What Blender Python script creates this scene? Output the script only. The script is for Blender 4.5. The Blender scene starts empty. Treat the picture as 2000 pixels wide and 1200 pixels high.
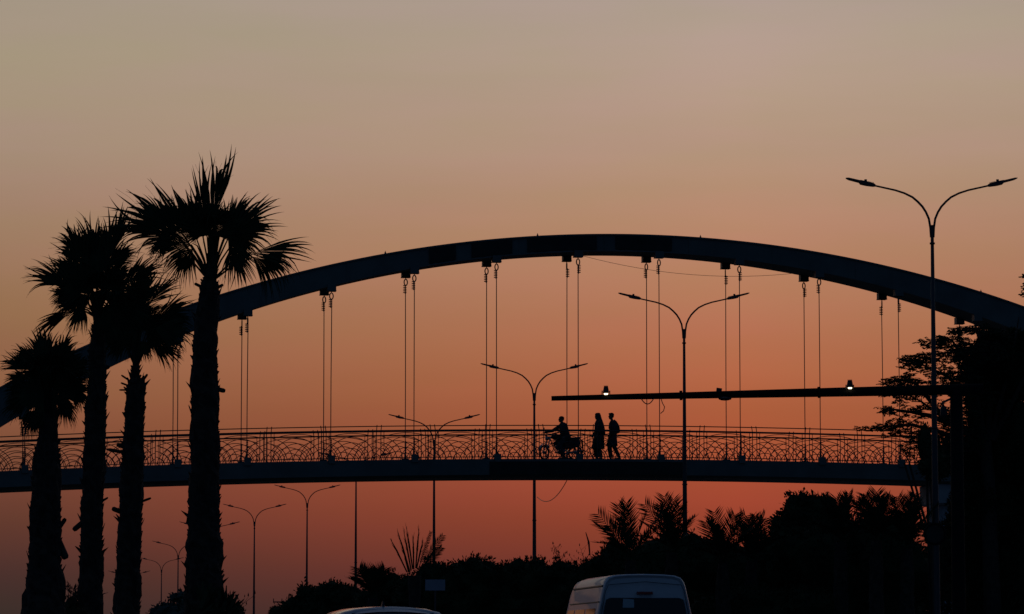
import bpy, bmesh, math, random
from mathutils import Vector, Matrix, noise
from math import sin, cos, pi, radians as R

random.seed(7)
C = bpy.context.scene.collection
SC = bpy.context.scene

# ------------------------------------------------------------------ camera
FPX, W0, H0, HZ, EYE = 7000.0, 2000, 1200, 1290.0, 1.2
PITCH = math.atan((HZ - 600) / FPX)
cam = bpy.data.cameras.new("camera")
cam.sensor_width = 36.0
cam.lens = 36.0 * FPX / W0
cam.clip_start = 0.5
cam.clip_end = 6000
co = bpy.data.objects.new("camera", cam)
C.objects.link(co)
co.location = (0, 0, EYE)
co.rotation_euler = (pi / 2 + PITCH, 0, 0)
SC.camera = co
SC.render.resolution_x, SC.render.resolution_y = 1024, 614
SC.view_settings.view_transform = 'Standard'
SC.view_settings.look = 'None'
SC.view_settings.exposure = 0
SC.view_settings.gamma = 1


# ------------------------------------------------------------------ dusk sky (world)
def lin(c):
    return tuple((v / 255 / 12.92) if v / 255 <= 0.04045 else ((v / 255 + 0.055) / 1.055) ** 2.4 for v in c) + (1.0,)


def elev(y):                      # elevation in degrees seen at photo row y
    return math.degrees(PITCH + math.atan((600 - y) / FPX))


EMAX = 60.0
CEN = [(1290, (70, 36, 34)), (1200, (80, 42, 39)), (1120, (116, 50, 44)), (1040, (144, 60, 42)), (976, (162, 66, 49)),
       (900, (164, 76, 49)), (810, (171, 88, 56)), (720, (181, 101, 68)), (600, (183, 118, 87)), (450, (183, 134, 104)),
       (300, (180, 146, 121)), (0, (183, 164, 151))]
LEF = [(1290, (46, 40, 38)), (1200, (54, 46, 43)), (1106, (68, 44, 44)), (990, (102, 57, 46)), (880, (121, 71, 53)),
       (780, (136, 86, 60)), (600, (151, 110, 78)), (450, (157, 123, 98)), (300, (162, 136, 117)), (0, (169, 157, 131))]
HIGH = [(16, (130, 128, 128)), (24, (70, 76, 88)), (38, (38, 46, 62)), (60, (22, 30, 46))]
w = bpy.data.worlds.new("World")
SC.world = w
w.use_nodes = True
nt = w.node_tree
nt.nodes.clear()
N = lambda t: nt.nodes.new(t)


def math_node(op, a, b=None, c=None, clamp=False):
    n = N('ShaderNodeMath')
    n.operation = op
    n.use_clamp = clamp
    for i, v in enumerate((a, b, c)):
        if v is None:
            continue
        if isinstance(v, (int, float)):
            n.inputs[i].default_value = v
        else:
            nt.links.new(v, n.inputs[i])
    return n.outputs[0]


def ramp(fac, stops):
    n = N('ShaderNodeValToRGB')
    cr = n.color_ramp
    cr.interpolation = 'B_SPLINE'
    while len(cr.elements) < len(stops):
        cr.elements.new(0.5)
    for e, (p, c) in zip(cr.elements, stops):
        e.position = p
    for e, (p, c) in zip(cr.elements, stops):
        e.color = c
    nt.links.new(fac, n.inputs[0])
    return n.outputs[0]


tc = N('ShaderNodeTexCoord')
sx = N('ShaderNodeSeparateXYZ')
nt.links.new(tc.outputs['Generated'], sx.inputs[0])
el = math_node('MULTIPLY', math_node('ARCSINE', sx.outputs[2]), 180 / pi)
az = math_node('MULTIPLY', math_node('ARCTAN2', sx.outputs[0], sx.outputs[1]), 180 / pi)   # 0 = ahead, + = right
# the first ten degrees need a finely divided ramp, so elevation goes in as a square root
elp = math_node('MULTIPLY', math_node('SQRT', math_node('DIVIDE', math_node('MAXIMUM', el, 0), EMAX)), 1.0)
pos = lambda e: math.sqrt(max(e, 0) / EMAX)
mk = lambda L: [(pos(elev(y)), lin(c)) for y, c in L] + [(pos(e), lin(c)) for e, c in HIGH]
cC, cL = ramp(elp, mk(CEN)), ramp(elp, mk(LEF))
side = math_node('DIVIDE', math_node('ABSOLUTE', math_node('SUBTRACT', az, 3.6)), 11.5, clamp=True)
mx = N('ShaderNodeMixRGB')
nt.links.new(side, mx.inputs[0])
nt.links.new(cC, mx.inputs[1])
nt.links.new(cL, mx.inputs[2])
# faint uneven dust veils in the air
tn = N('ShaderNodeTexNoise')
mp = N('ShaderNodeMapping')
mp.inputs['Scale'].default_value = (2.2, 2.2, 16)
nt.links.new(tc.outputs['Generated'], mp.inputs[0])
nt.links.new(mp.outputs[0], tn.inputs['Vector'])
tn.inputs['Scale'].default_value = 2.6
tn.inputs['Detail'].default_value = 4
veil = math_node('ADD', math_node('MULTIPLY', tn.outputs['Fac'], 0.16), 0.92)
vs = N('ShaderNodeVectorMath')
vs.operation = 'SCALE'
nt.links.new(mx.outputs[0], vs.inputs[0])
nt.links.new(veil, vs.inputs['Scale'])
mp2 = N('ShaderNodeMapping')
mp2.inputs['Scale'].default_value = (1.6, 1.6, 9)
mp2.inputs['Location'].default_value = (3.1, 1.7, 0.4)
nt.links.new(tc.outputs['Generated'], mp2.inputs[0])
tn2 = N('ShaderNodeTexNoise')
tn2.inputs['Scale'].default_value = 10.0
tn2.inputs['Detail'].default_value = 5
nt.links.new(mp2.outputs[0], tn2.inputs['Vector'])
tint = N('ShaderNodeValToRGB')
tint.color_ramp.elements[0].position, tint.color_ramp.elements[1].position = 0.36, 0.64
tint.color_ramp.elements[0].color = (0.985, 1.003, 0.97, 1)     # tan dust
tint.color_ramp.elements[1].color = (1.015, 0.988, 1.035, 1)     # mauve dust
nt.links.new(tn2.outputs['Fac'], tint.inputs[0])
vm = N('ShaderNodeVectorMath')
vm.operation = 'MULTIPLY'
nt.links.new(vs.outputs[0], vm.inputs[0])
nt.links.new(tint.outputs[0], vm.inputs[1])
# glow dies away to either side of the sunset
wide = math_node('DIVIDE', math_node('SUBTRACT', math_node('ABSOLUTE', az), 14), 55, clamp=True)
m2 = N('ShaderNodeMixRGB')
nt.links.new(wide, m2.inputs[0])
nt.links.new(vm.outputs[0], m2.inputs[1])
m2.inputs[2].default_value = (0.0115, 0.027, 0.060, 1)
bg = N('ShaderNodeBackground')
nt.links.new(m2.outputs[0], bg.inputs[0])
# the last scattered light of the sun, already under the horizon
sky = N('ShaderNodeTexSky')
sky.sky_type = 'NISHITA'
sky.sun_disc = False
sky.sun_elevation = R(-4.0)
sky.sun_rotation = R(3.0)
bg2 = N('ShaderNodeBackground')
bg2.inputs[1].default_value = 0.05
nt.links.new(sky.outputs[0], bg2.inputs[0])
ad = N('ShaderNodeAddShader')
nt.links.new(bg.outputs[0], ad.inputs[0])
nt.links.new(bg2.outputs[0], ad.inputs[1])
wo = N('ShaderNodeOutputWorld')
nt.links.new(ad.outputs[0], wo.inputs[0])


# ------------------------------------------------------------------ helpers
def P(px, py, d):                  # world point seen at photo pixel (px, py) at distance d along the road
    x, v = px - 1000, 600 - py
    fy, fz = FPX * cos(PITCH) - v * sin(PITCH), FPX * sin(PITCH) + v * cos(PITCH)
    t = d / fy
    return Vector((x * t, d, EYE + fz * t))


def mat(name, col, rough=0.7, metal=0.0, var=0.25, scale=6.0, bump=0.0, spec=0.5, coat=0.0):
    m = bpy.data.materials.new(name)
    m.use_nodes = True
    t = m.node_tree
    b = t.nodes['Principled BSDF']
    b.inputs['Roughness'].default_value = rough
    b.inputs['Metallic'].default_value = metal
    b.inputs['Specular IOR Level'].default_value = spec
    b.inputs['Coat Weight'].default_value = coat
    tc = t.nodes.new('ShaderNodeTexCoord')
    n = t.nodes.new('ShaderNodeTexNoise')
    n.inputs['Scale'].default_value = scale
    n.inputs['Detail'].default_value = 6
    t.links.new(tc.outputs['Object'], n.inputs['Vector'])
    r = t.nodes.new('ShaderNodeValToRGB')
    r.color_ramp.elements[0].position = 0.3
    r.color_ramp.elements[1].position = 0.7
    r.color_ramp.elements[0].color = tuple(c * (1 - var) for c in col) + (1,)
    r.color_ramp.elements[1].color = tuple(min(1, c * (1 + var)) for c in col) + (1,)
    t.links.new(n.outputs['Fac'], r.inputs[0])
    t.links.new(r.outputs[0], b.inputs['Base Color'])
    if bump:
        bp = t.nodes.new('ShaderNodeBump')
        bp.inputs['Strength'].default_value = bump
        bp.inputs['Distance'].default_value = 0.02
        t.links.new(n.outputs['Fac'], bp.inputs['Height'])
        t.links.new(bp.outputs[0], b.inputs['Normal'])
    return m


def emit(name, col, s):
    m = bpy.data.materials.new(name)
    m.use_nodes = True
    b = m.node_tree.nodes['Principled BSDF']
    b.inputs['Base Color'].default_value = (0.8, 0.8, 0.8, 1)
    b.inputs['Emission Color'].default_value = col + (1,)
    b.inputs['Emission Strength'].default_value = s
    return m


M = dict(
    steel=mat('painted_blue_grey_steel', (0.105, 0.135, 0.125), 0.55, 0, 0.2, 1.2, 0.1),
    panel=mat('dull_black_sheet', (0.028, 0.03, 0.026), 0.8, 0, 0.3, 3),
    rope=mat('galvanised_wire_rope', (0.10, 0.10, 0.11), 0.5, 0.6, 0.2, 30),
    rail=mat('dark_railing_paint', (0.045, 0.042, 0.045), 0.6, 0, 0.2, 9),
    conc=mat('painted_concrete', (0.36, 0.38, 0.40), 0.85, 0, 0.15, 2, 0.2),
    pole=mat('grey_pole_paint', (0.05, 0.055, 0.06), 0.5, 0.2, 0.15, 4),
    lamp=mat('lamp_casting', (0.05, 0.05, 0.055), 0.5, 0.3, 0.15, 9),
    bark=mat('palm_trunk_fibre', (0.045, 0.034, 0.024), 0.95, 0, 0.5, 7, 0.6),
    frond=mat('palm_frond_green', (0.032, 0.045, 0.020), 0.75, 0, 0.35, 5, spec=0.15),
    leaf=mat('broad_leaf_green', (0.030, 0.045, 0.018), 0.75, 0, 0.4, 2, spec=0.15),
    bleaf=mat('blue_green_leaf', (0.06, 0.09, 0.07), 0.7, 0, 0.35, 2, spec=0.2),
    wood=mat('tree_bark', (0.05, 0.038, 0.028), 0.9, 0, 0.4, 6, 0.4),
    asphalt=mat('asphalt', (0.05, 0.05, 0.052), 0.9, 0, 0.25, 3, 0.2),
    soil=mat('dry_ground', (0.10, 0.085, 0.06), 0.95, 0, 0.3, 0.6),
    kerb=mat('kerb_concrete', (0.30, 0.30, 0.29), 0.9, 0, 0.2, 3),
    line=mat('road_paint', (0.7, 0.7, 0.66), 0.7, 0, 0.15, 5),
    white=mat('white_van_paint', (0.70, 0.74, 0.78), 0.42, 0, 0.05, 1.5, 0, 0.4, 0.25),
    silver=mat('silver_white_car_paint', (0.60, 0.62, 0.64), 0.25, 0.1, 0.05, 1.5, 0, 0.5, 0.7),
    glass=mat('tinted_vehicle_glass', (0.01, 0.012, 0.014), 0.06, 0, 0.1, 2),
    rubber=mat('black_rubber', (0.012, 0.012, 0.012), 0.85, 0, 0.2, 10),
    plast=mat('black_plastic', (0.02, 0.02, 0.022), 0.5, 0, 0.2, 10),
    red=mat('red_lens', (0.30, 0.02, 0.015), 0.2, 0, 0.1, 9),
    amber=mat('amber_lens', (0.45, 0.16, 0.02), 0.2, 0, 0.1, 9),
    chrome=mat('bright_metal', (0.45, 0.45, 0.46), 0.2, 0.9, 0.1, 9),
    sticker=mat('pale_sticker', (0.45, 0.55, 0.60), 0.6, 0, 0.1, 4),
    sign=mat('sign_back_grey', (0.30, 0.33, 0.40), 0.6, 0, 0.1, 5),
    skin=mat('brown_skin', (0.20, 0.11, 0.07), 0.6, 0, 0.1, 9),
    hair=mat('black_hair', (0.010, 0.009, 0.008), 0.6, 0, 0.2, 30),
    cloth1=mat('dark_olive_cotton', (0.035, 0.035, 0.028), 0.9, 0, 0.2, 20, 0.3),
    cloth2=mat('navy_cotton', (0.022, 0.028, 0.045), 0.9, 0, 0.2, 20, 0.3),
    cloth3=mat('dark_shirt_cotton', (0.030, 0.034, 0.042), 0.9, 0, 0.2, 20, 0.3),
    trouser=mat('charcoal_trouser_cloth', (0.020, 0.020, 0.022), 0.9, 0, 0.2, 20, 0.3),
    bag=mat('black_nylon', (0.016, 0.017, 0.02), 0.7, 0, 0.2, 20),
    tank=mat('dark_red_bike_paint', (0.10, 0.012, 0.012), 0.3, 0, 0.1, 3),
    gantry=mat('matt_black_gantry_paint', (0.012, 0.012, 0.013), 0.8, 0, 0.2, 6, spec=0.1),
    lit=emit('warm_white_lamp_face', (1.0, 0.80, 0.50), 3.2),
)


class MB:
    def __init__(s):
        s.v, s.f = [], []

    def add(s, v, f):
        n = len(s.v)
        s.v += [tuple(p) for p in v]
        s.f += [tuple(i + n for i in q) for q in f]
        return s

    def box(s, c, d, rot=None):
        c = Vector(c)
        vs = []
        for i in (-1, 1):
            for j in (-1, 1):
                for k in (-1, 1):
                    q = Vector((i * d[0] / 2, j * d[1] / 2, k * d[2] / 2))
                    if rot is not None:
                        q = rot @ q
                    vs.append(c + q)
        return s.add(vs, [(0, 1, 3, 2), (4, 6, 7, 5), (0, 4, 5, 1), (2, 3, 7, 6), (0, 2, 6, 4), (1, 5, 7, 3)])

    def tube(s, pts, r, n=8, cap=True, closed=False):
        pts = [Vector(p) for p in pts]
        m = len(pts)
        rs = r if isinstance(r, (list, tuple)) else [r] * m
        vs, fs = [], []
        up = None
        for i, p in enumerate(pts):
            a = pts[(i - 1) % m] if (closed or i) else p
            b = pts[(i + 1) % m] if (closed or i < m - 1) else p
            t = (b - a)
            t = t.normalized() if t.length > 1e-9 else Vector((0, 0, 1))
            if up is None:
                up = Vector((0, 0, 1)) if abs(t.z) < 0.9 else Vector((0, 1, 0))
            x = up - t * up.dot(t)
            if x.length < 1e-5:
                x = Vector((1, 0, 0)) - t * t.x
            x.normalize()
            y = t.cross(x)
            up = x
            for k in range(n):
                an = 2 * pi * (k + 0.5) / n
                vs.append(p + (x * cos(an) + y * sin(an)) * rs[i])
        for i in range(m if closed else m - 1):
            for k in range(n):
                a, b = i * n + k, i * n + (k + 1) % n
                c, d = ((i + 1) % m) * n + (k + 1) % n, ((i + 1) % m) * n + k
                fs.append((a, b, c, d))
        if cap and not closed:
            fs.append(tuple(range(n))[::-1])
            fs.append(tuple((m - 1) * n + k for k in range(n)))
        return s.add(vs, fs)

    def loft(s, rings, cap=True, closed=True):
        n = len(rings[0])
        vs = [p for r in rings for p in r]
        fs = []
        for i in range(len(rings) - 1):
            for k in range(n if closed else n - 1):
                fs.append((i * n + k, i * n + (k + 1) % n, (i + 1) * n + (k + 1) % n, (i + 1) * n + k))
        if cap:
            fs.append(tuple(range(n))[::-1])
            fs.append(tuple((len(rings) - 1) * n + k for k in range(n)))
        return s.add(vs, fs)

    def ball(s, c, r, nu=12, nv=8, rot=None):
        c = Vector(c)
        r = (r, r, r) if isinstance(r, (int, float)) else r
        vs, fs = [], []
        for i in range(nv + 1):
            th = pi * i / nv
            for k in range(nu):
                q = Vector((r[0] * sin(th) * cos(2 * pi * k / nu), r[1] * sin(th) * sin(2 * pi * k / nu), r[2] * cos(th)))
                if rot is not None:
                    q = rot @ q
                vs.append(c + q)
        for i in range(nv):
            for k in range(nu):
                fs.append((i * nu + k, (i + 1) * nu + k, (i + 1) * nu + (k + 1) % nu, i * nu + (k + 1) % nu))
        return s.add(vs, fs)

    def build(s, name, m, parent=None, smooth=False, loc=None):
        me = bpy.data.meshes.new(name)
        me.from_pydata(s.v, [], s.f)
        me.validate()
        me.update()
        me.materials.append(M[m] if isinstance(m, str) else m)
        if smooth:
            me.polygons.foreach_set('use_smooth', [True] * len(me.polygons))
        o = bpy.data.objects.new(name, me)
        C.objects.link(o)
        if parent is not None:
            o.parent = parent
        if loc is not None:
            o.location = loc
        return o


def tag(o, label, cat, group=None):
    o['label'] = label
    o['category'] = cat
    if group:
        o['group'] = group
    return o


def thing(name, label, cat, loc=(0, 0, 0), rz=0.0, group=None):
    o = bpy.data.objects.new(name, None)
    C.objects.link(o)
    o.location = loc
    o.rotation_euler = (0, 0, rz)
    o.empty_display_size = 0.3
    return tag(o, label, cat, group)


def struct(o, kind='structure'):
    o['kind'] = kind
    return o


def copy_tree(o, parent=None):
    c = o.copy()
    C.objects.link(c)
    c.parent = parent
    for ch in list(o.children):
        copy_tree(ch, c)
    return c


U = random.uniform

# ------------------------------------------------------------------ ground, road, median
def gz(y):
    return -max(0.0, y - 220) * 0.016


ys = [-400, -60, 0, 40, 80, 120, 160, 200, 220, 260, 320, 400, 520, 800, 1400, 3500]


def sheet(name, x0, x1, m, dz, yy=ys, curve=0.0):
    b = MB()
    b.add([(x + 0.0, y, gz(y) + dz) for y in yy for x in (x0, x1)],
          [(2 * i, 2 * i + 1, 2 * i + 3, 2 * i + 2) for i in range(len(yy) - 1)])
    return struct(b.build(name, m))


sheet('ground', -1800, 1800, 'soil', -0.02)
sheet('road', -3.0, 10.5, 'asphalt', 0.0)
sheet('pavement', 11.0, 14.0, 'kerb', 0.14)
b = MB()
yk = [y for y in ys if y >= -60 and y <= 800]
for x0, x1 in ((-3.25, -3.0), (10.5, 10.75)):
    for a, c in zip(yk[:-1], yk[1:]):
        b.add([(x0, a, gz(a) - .05), (x1, a, gz(a) - .05), (x1, c, gz(c) - .05), (x0, c, gz(c) - .05),
               (x0, a, gz(a) + .13), (x1, a, gz(a) + .13), (x1, c, gz(c) + .13), (x0, c, gz(c) + .13)],
              [(4, 5, 6, 7), (0, 1, 5, 4), (1, 2, 6, 5), (2, 3, 7, 6), (3, 0, 4, 7)])
struct(b.build('kerb', 'kerb'))
b = MB()
for y in range(0, 216, 9):
    for x in (1.5, 6.0):
        b.add([(x - .06, y, .004), (x + .06, y, .004), (x + .06, y + 3, .004), (x - .06, y + 3, .004)], [(0, 1, 2, 3)])
struct(b.build('road_marking', 'line'))

# ------------------------------------------------------------------ the arched footbridge
AB = R(9.5)
OB = Vector((0, 137, 0))
uB, nB = Vector((cos(AB), sin(AB), 0)), Vector((sin(AB), -cos(AB), 0))


def BR(px, py, off):               # point of the bridge's plane at offset off towards the viewer: (s, z)
    r = P(px, py, 1.0) - Vector((0, 0, EYE))
    P0 = OB + off * nB
    t = (P0 - Vector((0, 0, EYE))).dot(nB) / r.dot(nB)
    q = Vector((0, 0, EYE)) + t * r
    return (q - OB).dot(uB), q.z


def BW(s, off, z):
    return OB + s * uB + off * nB + Vector((0, 0, z))


def deck_z(s):
    return 8.792 + 0.01163 * s - 0.0010925 * s * s


def arch_top(s):
    return -31.906 + math.sqrt(max(0, 49.357 ** 2 - (s - 4.436) ** 2))


def arch_bot_far(s):
    return -26.877 + math.sqrt(max(0, 43.772 ** 2 - (s - 4.304) ** 2))


bridge = thing('footbridge', 'long pedestrian bridge with a shallow steel arch, thin hanger cables and scalloped railings',
               'footbridge', OB, AB)
# children use local x = s, local y = -off
S0, S1 = -23.0, 31.6
NS = 140
rings = []
for i in range(NS + 1):
    s = S0 + (S1 - S0) * i / NS
    t, bt = arch_top(s), arch_bot_far(s)
    rings.append([(s, -1.25, t - .02), (s, -1.22, t), (s, 1.25, t), (s, 1.25, bt), (s, -1.22, bt - .10), (s, -1.25, bt - .07)])
arch = MB().loft(rings).build('arch', 'steel', bridge)
# flange lips along both edges of the arch's face
for zo in (0,):
    rr = []
    for i in range(NS + 1):
        s = S0 + (S1 - S0) * i / NS
        t = arch_top(s)
        rr.append([(s, -1.30, t - .05), (s, -1.30, t + .012), (s, -1.18, t + .012), (s, -1.18, t - .05)])
    MB().loft(rr).build('arch_top_flange', 'steel', arch)
    rr = []
    for i in range(NS + 1):
        s = S0 + (S1 - S0) * i / NS
        bt = arch_bot_far(s) - .10
        rr.append([(s, -1.29, bt - .012), (s, -1.29, bt + .03), (s, -1.20, bt + .03), (s, -1.20, bt - .012)])
    MB().loft(rr).build('arch_lower_flange', 'steel', arch)
for i in range(1, 17):
    jb = MB()
    s = S0 + 3.3 * i
    t_, b_ = arch_top(s), arch_bot_far(s) - .10
    jb.loft([[(s - .03, -1.268, t_ - .03), (s - .03, -1.268, b_ + .03), (s + .03, -1.268, b_ + .03), (s + .03, -1.268, t_ - .03)],
             [(s - .03, -1.248, t_ - .03), (s - .03, -1.248, b_ + .03), (s + .03, -1.248, b_ + .03), (s + .03, -1.248, t_ - .03)]])
    jb.build('joint_plate', 'steel', arch)
deck_ = []
for i in range(NS + 1):
    s = -24.0 + 57.5 * i / NS
    z = deck_z(s)
    deck_.append([(s, -1.40, z), (s, 1.40, z), (s, 1.40, z - .60), (s, 1.22, z - .69), (s, -1.22, z - .69), (s, -1.40, z - .60)])
deck = MB().loft(deck_).build('deck', 'steel', bridge)
for a, c in ((838, 890), (921, 1000), (1030, 1165), (1202, 1312)):  # thin near-black strips over four stretches of the arch face
    sa, sb = BR(a, 480, 1.25)[0], BR(c, 480, 1.25)[0]
    rr = []
    for i in range(13):
        s = sa + (sb - sa) * i / 12
        t, bt = arch_top(s), arch_bot_far(s) - .10
        wob = .012 * sin(i * 2.1 + a)
        rr.append([(s, -1.262, t - .07 + wob), (s, -1.262, bt + .07 + wob), (s, -1.30, bt + .07 + wob), (s, -1.30, t - .07 + wob)])
    MB().loft(rr).build('arch_dark_strip', 'panel', bridge)
for a, c in ((956, 1337),):  # one long near-black strip along the middle of the deck's near face
    sa, sb = BR(a, 920, 1.4)[0], BR(c, 920, 1.4)[0]
    rr = []
    for i in range(9):
        s = sa + (sb - sa) * i / 8
        z = deck_z(s)
        rr.append([(s, -1.412, z - .10), (s, -1.412, z - .59), (s, -1.44, z - .59), (s, -1.44, z - .10)])
    MB().loft(rr).build('deck_dark_strip', 'panel', bridge)
for px in (1049, 1367, 1913, 752):
    s = BR(px, 465, 1.0)[0]
    t = arch_top(s)
    MB().tube([(s, -1.1, t - .02), (s, -1.1, t + .07)], .035, 8).tube([(s, -1.1, t + .07), (s, -1.1, t + .13)], [.02, .008], 6) \
        .build('marker_lamp', 'lamp', bridge)

# hanger cables, two rows, each with bracket, thimble, rope clips, socket and block
HS = 3.158
END_BAYS = {-5: -12.87, -6: -15.70, -7: -18.52}       # the bays shorten towards the springing
for k in range(-7, 9):
    s = END_BAYS.get(k, 2.36 + HS * k)
    for off in (1.2, -1.2):
        soff = arch_bot_far(s) - (.10 if off > 0 else 0.0)
        y = -off
        zb = soff - .215
        zd = deck_z(s)
        if zb - zd < .9:
            continue
        jit = U(-.015, .015)
        top = zb - .30
        cab = MB().tube([(s, y, zb + .0), (s, y, zb - .07)], .018, 6)
        cab.tube([(s + jit, y, top), (s, y, (top + zd) / 2), (s, y, zd + .38)], .017, 6)
        cab = cab.build('hanger_cable', 'rope', bridge)
        MB().box((s, y, soff - .09), (.33, .32, .26)).box((s, y, soff - .205), (.35, .34, .03)).build('bracket', 'steel', cab)
        # thimble: an eye of rope, turned differently on each cable
        an = random.choice((0.1, 0.5, 1.2, 1.5, 0.3, 1.35))
        e = []
        for j in range(14):
            t_ = 2 * pi * j / 14
            wv = .070 * sin(t_)
            e.append((s + wv * cos(an), y + wv * sin(an), zb - .16 + .10 * cos(t_) - .02 * (1 - cos(t_))))
        MB().tube(e, .023, 6, closed=True).build('thimble', 'rope', cab)
        cl = MB()
        sg = random.choice((-1, 1))
        cl.tube([(s + sg * .03, y, zb - .26), (s + sg * .026, y, zb - .63)], .017, 5)
        for j in range(5):
            zc = zb - .31 - j * .068
            cl.tube([(s - sg * .035, y, zc), (s + sg * .10, y + .01, zc + .004)], .019, 6)
            cl.box((s + sg * .02, y, zc), (.075, .05, .03))
        cl.build('rope_clip', 'rope', cab)
        cl = MB()
        cl.tube([(s + .02, y, zd + .26), (s + .018, y, zd + .86)], .016, 5)
        for j in range(6):
            zc = zd + .42 + j * .07
            cl.tube([(s - .03, y, zc), (s + .05, y, zc)], .017, 5)
            cl.box((s, y, zc), (.06, .05, .028))
        cl.build('rope_clip', 'rope', cab)
        MB().tube([(s, y, zd + .10), (s, y, zd + .20), (s, y, zd + .34), (s, y, zd + .42)], [.05, .045, .038, .02], 8) \
            .build('turnbuckle', 'rope', cab)
        yb = -1.34 if off > 0 else 1.34
        MB().box((s + .02, yb, zd + .04), (.25, .24, .30)).build('anchor_block', 'steel', cab)

# railings: posts in pairs, scallop panels of crossing arcs
BAY = 2.075
BAYS = range(-7, 20)


def arc(b, cx, cz, r, a0, a1, lim, zfun, y, w_=.018, n=22):
    run = []
    for i in range(n + 1):
        a = a0 + (a1 - a0) * i / n
        x, z = cx + r * cos(a), cz + r * sin(a)
        ok = lim[0] <= x <= lim[1] and lim[2] <= z <= lim[3]
        if ok:
            run.append((x, y, z + zfun(x)))
        if (not ok or i == n) and len(run) > 1:
            b.tube(run, w_, 4)
            run = []
        elif not ok:
            run = []


for off, row in ((1.30, 'near'), (-1.30, 'far')):
    y = -off
    sA, sB = -9.46 + BAY * BAYS[0], -9.46 + BAY * (BAYS[-1] + 1)
    nn = 110
    rb = MB()
    for h, r_ in ((1.275, .021), (1.075, .032), (.085, .018)):
        rb.tube([(sA + (sB - sA) * i / nn, y, deck_z(sA + (sB - sA) * i / nn) + h) for i in range(nn + 1)], r_, 6)
    rail = rb.build('railing', 'rail', bridge)
    for k in BAYS:
        sp = -9.46 + BAY * k
        sh = 0.0 if off > 0 else .62
        for d_ in (-.085, .085):
            z = deck_z(sp + d_)
            lean = .02 * (1 if (k % 2) else -.5)
            MB().tube([(sp + d_, y, z), (sp + d_, y, z + 1.08), (sp + d_ - lean, y - .01, z + 1.20), (sp + d_ - lean * 2, y - .02, z + 1.325)],
                      .016, 6).build('post', 'rail', rail)
        pb = MB()
        lim = (sp + .09, sp + BAY - .09, 0.0, 1.06)
        zf = deck_z
        c1, c2, c3 = sp, sp + BAY / 2, sp + BAY
        for r_ in (.28, .49, .70, .91):
            arc(pb, c2, -.03, r_, 0, pi, (lim[0], lim[1], .0, 1.06), zf, y)
            arc(pb, c1, -.03, r_, 0, pi / 2, (lim[0], c2, .0, 1.06), zf, y)
            arc(pb, c3, -.03, r_, pi / 2, pi, (c2, lim[1], .0, 1.06), zf, y)
        arc(pb, c2, -1.6, 2.62, pi * .38, pi * .62, lim, zf, y)
        for x in (sp + .20, c3 - .20):
            pb.tube([(x, y, zf(x) + .0), (x, y, zf(x) + 1.06)], .014, 4)
        pb.build('railing_panel', 'rail', rail)

# piers and the haunch that carries the deck near the right-hand end
for s_, w_ in ((17.15, 1.45), (-21.5, 1.4), (31.0, 1.5)):
    z = deck_z(s_) - .69
    pr = MB()
    pr.tube([(s_, 0, -.5), (s_, 0, z - .75)], .68, 20)
    pr = pr.build('pier', 'conc', bridge, smooth=False)
    h = MB()
    h.loft([[(s_ - w_ / 2, -1.15, z - .001), (s_ + w_ / 2, -1.15, z - .001), (s_ + w_ / 2, 1.15, z - .001), (s_ - w_ / 2, 1.15, z - .001)],
            [(s_ - w_ / 2, -1.05, z - .72), (s_ + w_ / 2 - .05, -1.05, z - .72), (s_ + w_ / 2 - .05, 1.05, z - .72), (s_ - w_ / 2, 1.05, z - .72)],
            [(s_ - w_ / 2 + .1, -.9, z - .80), (s_ + w_ / 2 - .1, -.9, z - .80), (s_ + w_ / 2 - .1, .9, z - .80), (s_ - w_ / 2 + .1, .9, z - .80)]])
    h.build('pier_cap', 'conc', pr)

# loose wires about the bridge
def sag(a, b_, d_, n=16):
    return [a.lerp(b_, i / n) + Vector((0, 0, -d_ * 4 * (i / n) * (1 - i / n))) for i in range(n + 1)]


sa, za = BR(1138, 500, 1.2)
sb, zb = BR(1562, 533, 1.2)
tag(MB().tube(sag(BW(sa, 1.2, za), BW(sb, 1.2, zb), .40), .008, 5).build('overhead_wire', 'rope'),
    'thin slack wire strung beneath the middle of the bridge arch', 'wire')

# ------------------------------------------------------------------ street lamps down the median
LS = 4.87
HF = 13.3


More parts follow.
